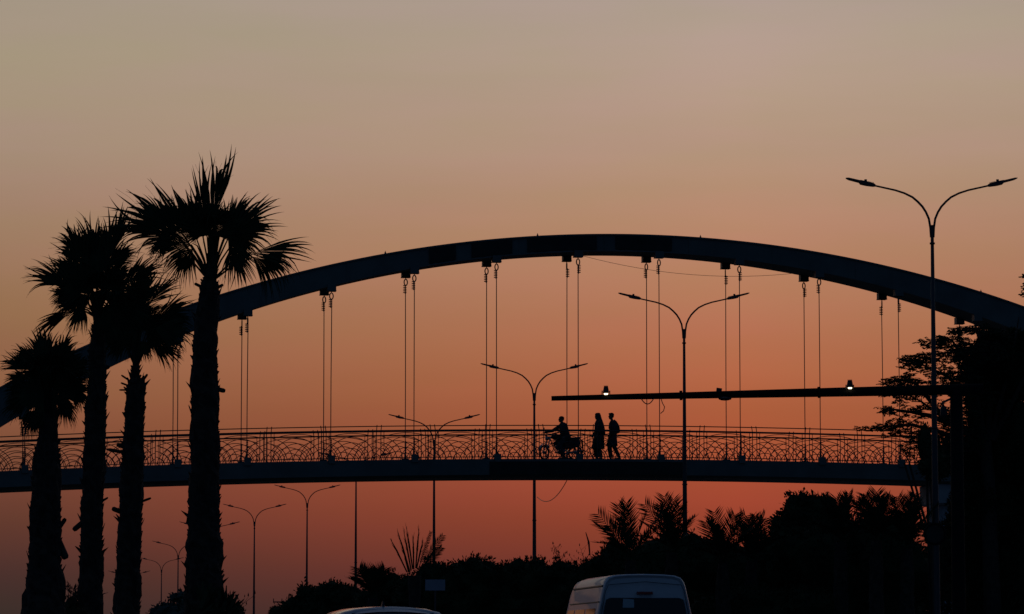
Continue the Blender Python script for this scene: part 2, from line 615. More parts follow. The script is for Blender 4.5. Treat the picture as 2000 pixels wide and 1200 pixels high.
def make_lamp():
    t = thing('street_lamp', '', 'street lamp', group='double arm street lamps along the road')
    p = MB().tube([(0, 0, -2.5), (0, 0, 0), (0, 0, 5), (0, 0, 9.6), (0, 0, HF)], [.125, .125, .098, .068, .045], 12)
    p.tube([(0, 0, 12.75), (0, 0, 12.80)], .075, 12)
    p.tube([(0, 0, 7.5), (0, 0, 7.55)], .10, 12).tube([(0, 0, 0), (0, 0, .35)], .19, 12)
    p.box((0, 0, .02), (.45, .45, .04))
    p.build('pole', 'pole', t, smooth=True)
    prof = [(0.035, -.35), (0.05, -.08), (.09, .18), (.17, .37), (.27, .53), (.40, .67), (.55, .80), (.78, .915), (1.04, 1.0), (1.62, 1.13), (1.80, 1.175)]
    for sg in (-1, 1):
        MB().tube([(sg * x, 0, HF + z) for x, z in prof], [.034] * 6 + [.032, .03, .028, .026, .026], 8).build('arm', 'pole', t, smooth=True)
        h = MB()
        rr = []
        for x, z, a, wd in ((1.60, 1.135, .028, .06), (1.66, 1.15, .045, .10), (1.86, 1.19, .055, .14), (2.02, 1.225, .052, .15),
                            (2.06, 1.25, .026, .15), (2.36, 1.325, .022, .14), (2.44, 1.345, .008, .08)):
            rr.append([(sg * x, -wd, HF + z - a), (sg * x, wd, HF + z - a), (sg * x, wd * .9, HF + z + a), (sg * x, -wd * .9, HF + z + a)])
        h.loft(rr)
        h.tube([(sg * 1.88, 0, HF + 1.22), (sg * 1.875, 0, HF + 1.31)], [.045, .04], 8)
        for q in range(5):
            h.box((sg * (1.66 + q * .035), 0, HF + 1.20 + q * .008), (.008, .12, .05))
        h.build('lamp_head', 'lamp', t)
    return t


lamps = [(1820.5, 440, 337, 'tallest street lamp, its pole crossing the bridge arch at the far right'),
         (1336, 643, 257, 'street lamp with its fork under the arch, pole in front of the bridge deck'),
         (1043.5, 768, 210, 'street lamp rising behind the motorcycle rider on the bridge'),
         (848, 859, 179, 'street lamp whose fork shows through the bridge railing and whose heads stand just above it'),
         (695.5, 924, 147, 'street lamp whose arms show only through the railing, thin bare pole below the deck'),
         (600, 983, 129, 'street lamp with its fork just under the bridge deck'),
         (497, 1019, 124, 'street lamp right of the tallest palm, below the bridge deck'),
         (409, 1052, 118, 'street lamp mostly hidden behind the tallest palm trunk, one arm showing'),
         (348, 1085, 102, 'upper of the two small street lamps between the palm trunks'),
         (315.5, 1113, 86, 'lower of the two small street lamps between the palm trunks'),
         (252, 1138, 82, 'far street lamp behind the thin palm trunk, arm tips showing on both sides'),
         (178, 1176, 66, 'farthest street lamp, a thin arm visible between two palm trunks near the bottom')]
first = make_lamp()
for i, (px, py, sp, lab) in enumerate(lamps):
    d = LS * FPX / sp
    o = first if i == 0 else copy_tree(first)
    q = P(px, py, d)
    o.location = (q.x, q.y, q.z - HF)
    o['label'] = lab
# slack wire from the third lamp up to the deck
q0, q1 = P(1049, 971, 161), BW(*(lambda t: (t[0], 1.2, t[1]))(BR(1107, 939, 1.2)))
tag(MB().tube(sag(q0, q1, .45), .016, 5).build('hanging_cable', 'rope'), 'slack cable looping from a lamp pole up to the underside of the deck', 'cable')

# ------------------------------------------------------------------ gantry arm with floodlights
GD = 80.0
gb = P(1874, 1290, GD)
gan = thing('gantry', 'dark tapered gantry arm reaching across the road from a thick post in the tree', 'gantry', (gb.x, GD, 0))
gl = lambda px, py, dy=0: P(px, py, GD + dy) - Vector((gb.x, GD, 0))
MB().tube([(0, 0, -.3), (0, 0, 3), (0, 0, 7.22)], [.17, .155, .14], 16) \
    .build('post', 'gantry', gan, smooth=True)
arm = MB()
pa, pb_ = gl(1077, 778.5), gl(1920, 760)
arm.tube([pa, pa.lerp(pb_, .33), pa.lerp(pb_, .66), pb_], [.055, .078, .105, .125], 12)
arm = arm.build('arm', 'gantry', gan, smooth=True)
for t_ in (.30, .62):
    q = pa.lerp(pb_, t_)
    MB().tube([q + Vector((-.03, 0, .002)), q + Vector((.03, 0, .004))], .062 + .06 * t_ + .03, 12).build('joint_flange', 'gantry', arm)
tag(MB().tube(sag(P(1252, 778, GD - .12), P(1277, 778, GD - .12), .13), .012, 5).build('wire_loop', 'rope'),
    'small loop of wire drooping under the gantry arm', 'wire')
tag(MB().tube([P(1290, 776, GD - .1), P(1294, 788, GD - .1), P(1298, 795, GD - .1), P(1296, 803, GD - .1), P(1290, 808, GD - .1)], .010, 5)
    .build('wire_end', 'rope'), 'short frayed wire end hanging below the gantry arm', 'wire')


def floodlight(px, py, label, lit, scale=1.0):
    q = P(px, py, GD - .16)
    t = thing('floodlight', label, 'floodlight', q, 0, 'floodlights clamped on the gantry arm')
    h = MB()
    rr = []
    for z, a in ((.0, .062), (.03, .068), (.10, .055), (.15, .045), (.16, .03)):
        rr.append([(-a, -.05, z), (a, -.05, z), (a, .09, z), (-a, .09, z)])
    h.loft(rr)
    for i in range(4):
        h.box((-.04 + i * .027, .02, .165), (.007, .10, .022))
    h.build('housing', 'lamp', t)
    MB().tube([(-.085, .02, .06), (-.085, .05, -.03), (-.085, .16, -.05)], .012, 5).tube([(.085, .02, .06), (.085, .05, -.03), (.085, .16, -.05)], .012, 5) \
        .build('bracket', 'lamp', t)
    fc = MB()
    rr = []
    for z, a, c in ((-.004, .046, .04), (-.022, .044, .038), (-.034, .030, .026)):
        rr.append([(a * cos(2 * pi * j / 12), -.01 + c * sin(2 * pi * j / 12), z) for j in range(12)])
    fc.loft(rr).build('lamp_face', 'lit' if lit else 'glass', t)
    return t


floodlight(1183.5, 768.5, 'lit floodlight near the free end of the gantry arm', True)
floodlight(1660, 757, 'lit floodlight on the gantry arm nearest the trees', True)
t = thing('floodlight', 'unlit floodlight tipped over the middle of the gantry arm', 'floodlight', P(1408, 769, GD - .16), 0,
          'floodlights clamped on the gantry arm')
h = MB().box((-.04, 0, .08), (.12, .12, .08), Matrix.Rotation(.15, 3, 'Y'))
h.build('housing', 'lamp', t)
MB().tube([(-.04, .05, .05), (0, .08, -.05), (.08, .02, -.12)], .014, 6).build('bracket', 'lamp', t)
MB().ball((.09, 0, -.115), (.15, .10, .045), 14, 6).build('lamp_face', 'glass', t)
t = thing('traffic_camera', 'rounded dark camera housing hanging from a bent bracket beside the gantry post', 'camera', P(1843, 806, GD - .1))
rr = []
for z, a in ((.145, .035), (.13, .065), (.05, .078), (-.06, .080), (-.12, .065), (-.145, .03)):
    rr.append([(a * cos(2 * pi * j / 14), a * sin(2 * pi * j / 14), z) for j in range(14)])
MB().loft(rr).build('housing', 'plast', t, smooth=True)
MB().tube([(0, 0, .14), (-.02, 0, .22), (.10, .03, .28), (.33, .08, .36)], .026, 8).build('bracket', 'pole', t, smooth=True)


# ------------------------------------------------------------------ fan palms
def fan_leaf(base, d, sd, Rr, A, B, droop, nseg, join=.5, seed=0, costa=.30):
    rn = random.Random(seed)
    b = MB()
    nrm = d.cross(sd).normalized()
    A, B = R(A), R(B)
    da = (A + B) / nseg
    mid = max(A, B)
    for i in range(nseg):
        a = -B + da * (i + .5)
        am = a / mid
        cs = costa * (1 - abs(am)) ** 1.3
        org = base + d * (Rr * cs)
        L = Rr * (1 - cs) * (1 - .26 * am * am) * rn.uniform(.86, 1.06)
        j = join * rn.uniform(.9, 1.12)
        pl = .012 * Rr * (1 if i % 2 else -1)
        dv = d * cos(a) + sd * sin(a)
        tv = -d * sin(a) + sd * cos(a)
        wj = Rr * j * math.tan(da / 2) * 1.15 + .004
        bend = rn.uniform(.6, 1.6) * droop + rn.uniform(0, .16)
        if rn.random() < .16:
            bend += rn.uniform(.2, .7)
        twist = rn.uniform(-.14, .14) if rn.random() < .8 else rn.uniform(-.45, .45)
        L *= 1.05
        st = [(0.02, .004), (j * .55, wj * .56), (j, wj), (j + (1 - j) * .22, wj * .80), (j + (1 - j) * .45, wj * .60),
              (j + (1 - j) * .70, wj * .36), (j + (1 - j) * .86, wj * .18), (1.0, wj * .03)]
        vs = []
        for r_, w_ in st:
            u_ = max(0.0, (r_ - j * .8) / (1 - j * .8))
            c = org + dv * (L * r_ * (1 - .25 * bend * u_ * u_)) + Vector((0, 0, -1)) * (bend * L * u_ * u_ * .55) + tv * (twist * L * u_ * u_ * .6)
            c = c + nrm * pl * min(1, r_ / j)
            hw = tv * w_
            vs += [c - hw, c + hw]
        n = len(st)
        b.add(vs, [(2 * k, 2 * k + 1, 2 * k + 3, 2 * k + 2) for k in range(n - 1)])
        if rn.random() < .5 and Rr > .5:      # loose fibre
            c = org + dv * (L * j)
            e = c + dv * (L * rn.uniform(.25, .5)) + tv * rn.uniform(-.15, .15) * L + Vector((0, 0, -rn.uniform(.05, .3) * L))
            b.tube([c, c.lerp(e, .5) + Vector((0, 0, .04)), e], .0022, 3, cap=False)
    return b


def trunk_mesh(prof, d, root, boots, seed, flare=1.0):
    rn = random.Random(seed)
    pts = [(P((l + r_) / 2, y, d) - root, (r_ - l) / 2 * d / FPX) for y, l, r_ in prof]
    y0, l0, r0 = prof[-1]
    bx = pts[-1][0].x
    pts.append((Vector((bx, 0, -.15)), pts[-1][1] * 1.12))
    rings = []
    zs = []
    for (p0, a0), (p1, a1) in zip(pts[:-1], pts[1:]):
        n = max(2, int((p0.z - p1.z) / .09))
        for i in range(n):
            zs.append((p0.lerp(p1, i / n), a0 + (a1 - a0) * i / n))
    zs.append(pts[-1])
    for c, a in zs:
        rg = []
        for k in range(20):
            an = 2 * pi * k / 20
            q = a * (.93 + .20 * noise.noise(Vector((cos(an) * 2.5, sin(an) * 2.5, c.z * 5 + seed))) + .12 * noise.noise(Vector((k * 1.7, c.z * 19, seed))))
            rg.append((c.x + q * cos(an), c.y + q * sin(an), c.z))
        rings.append(rg)
    b = MB().loft(rings)
    for i in range(boots):                    # old leaf bases
        c, a = zs[int(rn.random() ** .9 * (len(zs) - 1))]
        an = rn.uniform(0, 2 * pi)
        o = Vector((cos(an), sin(an), 0))
        tn_ = Vector((-sin(an), cos(an), 0))
        L = rn.choice((.05, .06, .06, .07, .07, .08, .09, .10, .12, .19)) * flare
        wd = rn.uniform(.012, .04) * flare
        upv = rn.uniform(.5, 2.6)
        base = c + o * a * .86
        tip = base + (o * rn.uniform(.35, .8) + Vector((0, 0, upv)) + tn_ * rn.uniform(-.5, .5)).normalized() * L
        up = Vector((0, 0, 1))
        b.add([base - tn_ * wd - up * .05, base + tn_ * wd - up * .05, base + tn_ * wd + up * .04, base - tn_ * wd + up * .04,
               tip - tn_ * wd * .6, tip + tn_ * wd * .5], [(0, 1, 2, 3), (0, 1, 5, 4), (3, 2, 5, 4), (0, 3, 4), (1, 2, 5)])
    return b


def fan_palm(label, d, prof, centre, leaves, nrand, rrand, seed, stubs=(), rc=None):
    rn = random.Random(seed)
    px0 = (prof[-1][1] + prof[-1][2]) / 2
    rt = P(px0, 1200, d)
    root = Vector((rt.x, d, 0))
    t = thing('fan_palm', label, 'palm tree', root, 0, 'fan palms in a row at the roadside')
    trunk_mesh(prof, d, root, 1100, seed).build('trunk', 'bark', t)
    k = d / FPX
    cc = P(centre[0], centre[1], d) - root
    full = list(leaves)
    for i, lf in enumerate(full):
        hx, hy, ph, rr_, A, B, dr = lf
        dy = rn.uniform(-.35, .35)
        base = P(hx, hy, d) - root + Vector((0, dy, 0))
        ph = R(ph)
        ta, ro = rn.uniform(-.25, .25), rn.uniform(-.35, .35)
        dv = Vector((cos(ph) * cos(ta), sin(ta), sin(ph) * cos(ta)))
        s0 = Vector((-sin(ph), 0, cos(ph)))
        sv = (Matrix.Rotation(ro, 3, dv) @ s0)
        sv = (sv - dv * sv.dot(dv)).normalized()
        b = fan_leaf(base, dv, sv, rr_ * k, A, B, dr, max(9, int((A + B) / 3.1)), rn.uniform(.42, .52), seed * 100 + i)
        m_ = cc.lerp(base, .5) + Vector((0, 0, .06))
        b.tube([cc, m_, base, base + dv * .12], [.022, .017, .013, .006], 5)
        b.build('frond', 'frond', t)
    cr = cc if rc is None else P(rc[0], rc[1], d) - root
    for i in range(nrand):                    # fronds pointing towards and away from the viewer
        an = (i + .5) / nrand * 2 * pi + rn.uniform(-.2, .2)
        e_ = rn.uniform(-.1, 1.0)
        dv = Vector((.45 * cos(an), sin(an), 0)).normalized() * cos(e_) + Vector((0, 0, sin(e_)))
        dv.normalize()
        base = cr + dv * rn.uniform(.2, .45) * rrand * k
        s0 = dv.cross(Vector((0, 0, 1))).normalized()
        b = fan_leaf(base, dv, s0, rrand * k * rn.uniform(.7, .95), 75, 75, .35, 40, .45, seed * 100 + 50 + i)
        b.tube([cc, cr.lerp(base, .5), base], [.02, .016, .012], 5)
        b.build('frond', 'frond', t)
    top, mid = P(prof[0][1] / 2 + prof[0][2] / 2, prof[0][0], d) - root, cr
    sp = MB()
    for j in range(7):
        o = Vector((rn.uniform(-.05, .05), rn.uniform(-.05, .05), 0))
        sp.tube([top + o * .8 - Vector((0, 0, .3)), top + o, mid + o * 2.2], [.05, .04, .018], 6)
    sp.build('petiole_bundle', 'frond', t)
    for x0, y0, x1, y1, r_ in stubs:
        a_, c_ = P(x0, y0, d) - root, P(x1, y1, d) - root
        a_ = a_ - (c_ - a_).normalized() * .10
        a_.x -= .08 if x1 > x0 else -.08
        MB().tube([a_, a_.lerp(c_, .9), c_], [r_, r_ * .95, r_ * .6], 7).build('leaf_stub', 'bark', t)
    return t


p4 = [(500, 406, 424), (545, 398, 422), (556, 390, 428), (580, 386, 430), (650, 376, 426), (700, 373, 425), (750, 371, 429), (800, 371, 430),
      (900, 370, 430), (950, 367, 431), (1000, 365, 432), (1060, 363, 434), (1120, 361, 437), (1200, 359, 441)]
fan_palm('tallest fan palm, standing rightmost of the four by the bridge', 64.0, p4, (411, 552), [
    (412, 452, 81, 184, 20, 13, .0), (405, 468, 96, 166, 16, 8, .02), (436, 468, 42, 146, 38, 34, .14), (440, 470, 20, 118, 30, 40, .35),
    (432, 466, 62, 120, 30, 30, .10), (398, 462, 124, 105, 34, 30, .45), (352, 466, 168, 140, 22, 22, .30), (340, 456, 140, 112, 30, 40, .1), (385, 470, 100, 120, 40, 40, .10), (382, 476, 152, 208, 18, 42, .02),
    (360, 462, 112, 92, 40, 36, .12), (372, 476, 176, 95, 45, 40, .25), (372, 482, 236, 78, 45, 45, .2), (330, 470, 200, 52, 50, 60, .5),
    (455, 482, 288, 84, 48, 44, .15), (448, 470, 320, 62, 50, 50, .3), (484, 498, 9, 140, 13, 26, .13), (492, 500, 350, 92, 30, 60, .75),
    (415, 462, 85, 85, 100, 100, .1), (412, 455, 130, 80, 80, 80, .1), (436, 462, 10, 72, 80, 60, .2)],
    6, 74, 11, [(392, 562, 380, 554, .03), (425, 565, 436, 556, .03), (428, 760, 440, 764, .045)], (418, 455))
p2 = [(575, 184, 200), (640, 180, 203), (700, 172, 207), (760, 170, 208), (800, 165, 209), (900, 162, 207), (960, 158, 203), (1050, 156, 202), (1120, 154, 202), (1200, 149, 203)]
fan_palm('fan palm with a wide bushy crown, second from the left', 68.0, p2, (190, 622), [
    (190, 530, 100, 128, 34, 30, .07), (215, 520, 72, 126, 30, 14, .05), (200, 540, 84, 118, 50, 50, .1), (170, 530, 112, 112, 34, 34, .15), (165, 560, 135, 90, 50, 50, .15), (222, 520, 50, 70, 40, 40, .3), (175, 520, 120, 100, 36, 34, .2), (165, 545, 147, 94, 26, 48, .12), (152, 568, 162, 116, 16, 46, .10),
    (150, 572, 176, 60, 40, 40, .2), (240, 562, 32, 104, 36, 16, .1), (245, 575, 10, 70, 40, 40, .2), (140, 604, 207, 96, 14, 22, .18), (150, 600, 158, 62, 40, 46, .5), (165, 600, 240, 55, 50, 50, .35),
    (192, 560, 90, 92, 110, 110, .1), (222, 600, 345, 85, 60, 60, .2), (205, 610, 300, 62, 60, 60, .3), (180, 580, 170, 75, 80, 80, .15), (205, 580, 30, 80, 80, 80, .1)],
    10, 84, 12, [(160, 1017, 143, 1036, .055), (200, 982, 211, 972, .022), (205, 722, 214, 716, .04)], (205, 580))
p3 = [(690, 262, 272), (738, 254, 273), (748, 249, 284), (760, 246, 286), (800, 243, 283), (850, 241, 282), (900, 236, 283), (1000, 231, 279), (1100, 226, 277), (1200, 219, 275)]
fan_palm('shorter fan palm with a thin bare neck, third from the left', 75.0, p3, (266, 722), [
    (262, 608, 70, 104, 40, 34, .08), (285, 600, 44, 98, 30, 26, .10), (300, 622, 28, 98, 26, 26, .12), (312, 632, 8, 74, 40, 40, .3), (305, 645, 350, 84, 40, 40, .25),
    (292, 665, 330, 74, 34, 34, .12), (240, 630, 125, 80, 60, 60, .1), (232, 655, 172, 66, 60, 60, .2), (268, 640, 85, 82, 110, 110, .1),
    (240, 668, 215, 46, 50, 50, .2), (285, 650, 10, 72, 90, 90, .15), (262, 650, 180, 70, 90, 90, .1), (275, 668, 300, 42, 50, 50, .2)],
    9, 76, 13, [(250, 745, 237, 733, .022), (250, 755, 236, 748, .022), (281, 748, 288, 731, .028), (248, 762, 233, 762, .02),
                (232, 1000, 219, 993, .055), (276, 982, 295, 973, .028), (243, 875, 228, 868, .05), (243, 885, 210, 878, .04)], (268, 635))
p1 = [(780, 78, 112), (850, 74, 114), (880, 66, 118), (940, 60, 120), (1000, 57, 121), (1060, 55, 122), (1120, 52, 124), (1150, 46, 128), (1200, 40, 133)]
fan_palm('squat fan palm with a thick trunk, leftmost at the photo edge', 62.0, p1, (95, 800), [
    (92, 722, 98, 90, 40, 36, .10), (108, 722, 66, 92, 36, 30, .25), (70, 722, 128, 72, 34, 34, .3), (66, 728, 156, 72, 24, 40, .12), (58, 742, 176, 56, 30, 36, .2),
    (60, 768, 170, 60, 30, 40, .15), (60, 785, 200, 60, 40, 40, .35), (130, 735, 46, 66, 40, 40, .25), (135, 765, 12, 50, 40, 50, .3), (138, 772, 340, 40, 50, 50, .5), (72, 798, 238, 56, 45, 45, .4),
    (122, 785, 300, 52, 50, 50, .35), (95, 755, 90, 90, 110, 110, .1), (85, 740, 120, 82, 50, 50, .15), (112, 740, 60, 84, 50, 50, .2), (70, 775, 160, 66, 60, 60, .2), (120, 760, 20, 60, 60, 60, .25), (90, 770, 190, 72, 80, 80, .2), (105, 770, 350, 62, 80, 80, .2), (72, 800, 262, 46, 50, 50, .5)],
    10, 82, 14, [(122, 1062, 129, 1092, .07), (122, 1030, 128, 1013, .04)], (98, 745))


# ------------------------------------------------------------------ shrubs, date palms and trees
def blob_core(b, c, r, seed, n=3):
    bm = bmesh.new()
    bmesh.ops.create_icosphere(bm, subdivisions=n, radius=1.0)
    vs = []
    for v in bm.verts:
        q = v.co.normalized()
        k = .78 + .30 * noise.noise(q * 1.7 + Vector((seed, 0, 0))) + .14 * noise.noise(q * 4.5 + Vector((0, seed, 0)))
        vs.append(c + Vector((q.x * r[0], q.y * r[1], q.z * r[2])) * k)
    b.add(vs, [[v.index for v in f.verts] for f in bm.faces])
    bm.free()


def leaves_on(b, c, r, n, size, seed, rn, up=0.25):
    for i in range(n):
        q = Vector((rn.gauss(0, 1), rn.gauss(0, 1), rn.gauss(0, 1))).normalized()
        k = .78 + .30 * noise.noise(q * 1.7 + Vector((seed, 0, 0))) + .14 * noise.noise(q * 4.5 + Vector((0, seed, 0)))
        k *= rn.uniform(.93, 1.0) + (rn.random() ** 4) * .16
        p = c + Vector((q.x * r[0], q.y * r[1], q.z * r[2])) * k
        dv = (q + Vector((rn.uniform(-.8, .8), rn.uniform(-.8, .8), rn.uniform(-.5, .9)))).normalized()
        sv = dv.cross(Vector((rn.uniform(-1, 1), rn.uniform(-1, 1), rn.uniform(-1, 1)))).normalized()
        L = size * rn.uniform(.6, 1.5)
        w_ = L * rn.uniform(.16, .3)
        b.add([p, p + dv * L * .5 + sv * w_, p + dv * L, p + dv * L * .5 - sv * w_], [(0, 1, 2, 3)])


def shrub(label, d, lumps, seed, size=.10, dens=620, group='shrubs of the median hedge', name='shrub', m='leaf', twigs=0, cat='shrub'):
    rn = random.Random(seed)
    x0 = sum(l[0] for l in lumps) / len(lumps)
    rt = P(x0, 1200, d)
    root = Vector((rt.x, d, gz(d)))
    t = thing(name, label, cat, root, 0, group)
    b = MB()
    k = d / FPX
    if name == 'shrub':                       # the bush goes on down to the ground
        yg = HZ + EYE * FPX / d
        lumps = list(lumps) + [(l[0], (l[1] + l[3] * .3 + yg) / 2, l[2] * 1.05, (yg - l[1]) * .62) for l in lumps]
    for i, (px, py, rx, ry) in enumerate(lumps):
        c = P(px, py, d) - root + Vector((0, rn.uniform(-.3, .3), 0))
        r = (rx * k, min(rx * k, 1.6) * rn.uniform(.8, 1.1), ry * k)
        blob_core(b, c, r, seed + i * 3.3)
        area = (r[0] * r[2] + r[1] * r[2] + r[0] * r[1])
        leaves_on(b, c, r, int(dens * min(area, 9)), size, seed + i * 3.3, rn)
    b.build('foliage', m, t)
    tw = MB()
    zl = min(P(l[0], l[1], d).z for l in lumps) - root.z
    for i in range(4):
        tw.tube([(U(-.3, .3), U(-.2, .2), -.2), (U(-.5, .5), U(-.3, .3), zl * .6), (U(-.8, .8), U(-.3, .3), zl)], [.06, .045, .03], 6)
    for i in range(twigs):
        l = rn.choice(lumps)
        c = P(l[0] + rn.uniform(-.8, .8) * l[2], l[1] + l[3] * -.55, d) - root
        e = c + Vector((rn.uniform(-.25, .25), rn.uniform(-.2, .2), rn.uniform(.55, .8) * l[3] * k))
        tw.tube([c, c.lerp(e, .6) + Vector((rn.uniform(-.06, .06), 0, 0)), e], [.014, .009, .004], 4)
        for j in range(9):
            p = c.lerp(e, rn.uniform(.35, 1))
            q = p + Vector((rn.uniform(-.22, .22), rn.uniform(-.2, .2), rn.uniform(.03, .22)))
            tw.tube([p, q], [.005, .003], 3, cap=False)
            w_ = rn.uniform(.008, .018)
            tw.add([q, q + Vector((w_, 0, w_ * 2)), q + Vector((0, 0, w_ * 6)), q + Vector((-w_, 0, w_ * 2))], [(0, 1, 2, 3)])
    tw.build('stem', 'wood', t)
    return t


shrub('low shrub at the left end of the median hedge, beside the car', 118, [(575, 1192, 32, 30), (598, 1160, 22, 20), (612, 1190, 40, 34)], 21)
shrub('twiggy shrub left of the small spiky palm', 116, [(645, 1162, 38, 30), (675, 1175, 40, 42)], 22)
shrub('shrub between the small spiky palm and the tall bare fronds', 114, [(715, 1200, 50, 50), (765, 1150, 34, 34), (745, 1170, 40, 40)], 23)
shrub('rounded shrub behind the small blank sign', 112, [(805, 1165, 45, 48), (850, 1140, 50, 52)], 24)
shrub('domed shrub just left of the third lamp pole', 112, [(925, 1140, 66, 66), (900, 1180, 80, 80)], 25)
shrub('flat topped shrub at the foot of the third lamp pole', 112, [(1000, 1150, 62, 66), (1045, 1140, 55, 52), (1010, 1190, 90, 70)], 26)
shrub('thin topped shrub right of the third lamp pole', 112, [(1100, 1140, 50, 54), (1095, 1185, 80, 70)], 27, twigs=9)
shrub('shrub crowded against the leftmost date palm, bare twigs on top', 110, [(1155, 1140, 50, 56), (1200, 1118, 55, 66), (1190, 1180, 90, 70)], 28, twigs=9)
shrub('dark shrub under the date palms behind the van', 108, [(1280, 1130, 90, 90), (1350, 1120, 80, 90), (1320, 1190, 120, 60)], 29)
shrub('dark shrub filling the gap beneath the middle date palms', 108, [(1440, 1140, 80, 90), (1520, 1130, 80, 100)], 30)
shrub('dark low shrub at the bottom edge, right of the van', 104, [(1480, 1195, 90, 60), (1400, 1200, 90, 50), (1590, 1200, 100, 60)], 38)
shrub('dark shrub in front of the bridge pier', 106, [(1620, 1120, 110, 130), (1730, 1120, 110, 120)], 31)
shrub('round headed dense tree standing between the date palms under the deck', 109,
      [(1565, 1010, 50, 52), (1600, 1000, 42, 42), (1540, 1040, 44, 52), (1625, 1030, 45, 60), (1575, 1070, 80, 70)], 32, .12, 520,
      None, 'leafy_tree', cat='tree')
shrub('blue green bush behind the base of the tallest palm', 72, [(350, 1168, 20, 14), (325, 1202, 38, 30), (380, 1200, 60, 40)], 33, .07, 900,
      'low bushes among the palm trunks', 'bush', 'bleaf', cat='bush')
shrub('small thorny bush between the two left palms', 66, [(140, 1195, 22, 30), (160, 1212, 22, 30)], 34, .06, 500,
      'low bushes among the palm trunks', 'bush', 'leaf', twigs=12, cat='bush')
shrub('small dark bush right of the tallest palm', 70, [(460, 1196, 18, 22), (452, 1215, 34, 30)], 35, .07, 700,
      'low bushes among the palm trunks', 'bush', 'leaf', twigs=3, cat='bush')
shrub('smooth round topiary bush by the bare aerial mast', 90, [(540, 1200, 17, 20)], 36, .045, 2600,
      'low bushes among the palm trunks', 'bush', 'leaf', cat='bush')
shrub('dark column of foliage with a rounded top, left of the gantry post', 104, [(1808, 866, 20, 44), (1824, 905, 36, 46)], 37, .09, 900,
      None, 'columnar_tree', cat='tree')

# skirt of spiky suckers at the foot of palm four
sk = P(425, 1200, 63)
t = thing('spiky_plant', 'tuft of stiff spikes sprouting at the foot of the tallest palm', 'plant', (sk.x, 63, 0), 0, 'spiky plants on the ground')
rn = random.Random(5)
for i in range(46):
    x0, y0 = rn.uniform(395, 450), rn.uniform(1185, 1215)
    an = R(rn.uniform(20, 115))
    L = rn.uniform(30, 62)
    if x0 > 430:
        L *= .75
    a_ = P(x0, y0, 63) - Vector((sk.x, 63, 0)) + Vector((0, rn.uniform(-.4, .2), 0))
    e = P(x0 + L * cos(an), y0 - L * sin(an), 63) - Vector((sk.x, 63, 0)) + Vector((0, rn.uniform(-.4, .2), 0))
    w_ = rn.uniform(.018, .04)
    MB().loft([[a_ + Vector((-w_, -w_ * .3, 0)), a_ + Vector((w_, -w_ * .3, 0)), a_ + Vector((0, w_ * .5, 0))],
               [a_.lerp(e, .6) + Vector((-w_, -w_ * .3, .01)), a_.lerp(e, .6) + Vector((w_, -w_ * .3, -.01)), a_.lerp(e, .6) + Vector((0, w_ * .5, 0))],
               [e + Vector((-.008, 0, 0)), e + Vector((.008, 0, 0)), e + Vector((0, .008, 0))]]).build('leaf', 'frond', t)
MB().tube([(0, 0, -.1), (0, 0, (P(425, 1205, 63)).z)], [.42, .30], 10).build('stem', 'bark', t)


def pinnate(base, tipdir, L, curve, seed, leaf=.40, n=24, wd=.020, ax=(0, 0, 1)):
    rn = random.Random(seed)
    b = MB()
    pts = []
    for i in range(n + 1):
        s_ = i / n
        p = base + tipdir * (L * s_) + Vector((0, 0, -curve * L * s_ * s_))
        pts.append(p)
    b.tube(pts[::2], [.018 * (1 - .8 * i / (len(pts[::2]) - 1)) for i in range(len(pts[::2]))], 4)
    for i in range(3, n + 1):
        t_ = (pts[i] - pts[i - 1]).normalized()
        sd = t_.cross(Vector(ax))
        if sd.length < .05:
            sd = Vector((1, 0, 0))
        sd.normalize()
        upn = sd.cross(t_).normalized()
        for sg in (-1, 1):
            l = leaf * (.45 + .55 * sin(pi * min(1, .12 + .80 * i / n))) * rn.uniform(.8, 1.15)
            dv = (t_ * rn.uniform(.85, 1.0) + sd * sg * rn.uniform(.72, .85) + upn * rn.uniform(.15, .4)).normalized()
            w2 = (t_ - dv * t_.dot(dv)).normalized() * wd
            o = pts[i]
            e = o + dv * l + Vector((0, 0, -rn.uniform(0, .15) * l))
            b.add([o - w2 * .6, o + w2 * .6, o.lerp(e, .45) + w2, e, o.lerp(e, .45) - w2], [(0, 1, 2, 3, 4)])
    return b


def date_palm(label, px, py, d, n, Lpx, seed, spread=1.0, elmin=.25, hero=()):
    rn = random.Random(seed)
    c0 = P(px, py, d)
    root = Vector((c0.x, d, 0))
    t = thing('date_palm', label, 'palm tree', root, 0, 'date palms standing before the bridge')
    trunk_mesh([(py, px - 10, px + 10), (py + 40, px - 14, px + 14), (1200, px - 15, px + 15)], d, root, 160, seed).build('trunk', 'bark', t)
    k = d / FPX
    c = c0 - root
    for i in range(n):
        an = 2 * pi * i * .618034 + rn.uniform(-.2, .2)
        e_ = elmin + (1.35 - elmin) * (i / n) ** .8
        dv = Vector((cos(an) * cos(e_) * spread, sin(an) * cos(e_) * .8, sin(e_))).normalized()
        L = Lpx * k * rn.uniform(.8, 1.05)
        pinnate(c + Vector((0, 0, .1)), dv, L, rn.uniform(.12, .32) * (1.2 - e_ * .6), seed * 50 + i).build('frond', 'frond', t)
    for i, (tx, ty) in enumerate(hero):        # fronds whose outline stands clear against the sky
        e = P(tx, ty, d) - root + Vector((0, rn.uniform(-.25, .25), 0))
        o = c + (e - c) * .12
        L = (e - o).length
        cv = rn.uniform(.12, .26)
        dv = ((e - o) + Vector((0, 0, cv * L))).normalized()
        pinnate(o, dv, L * 1.02, cv, seed * 50 + 80 + i, .56, 19, .017, (rn.uniform(-.3, .3), 1, rn.uniform(.1, .5))).build('frond', 'frond', t)
    return t


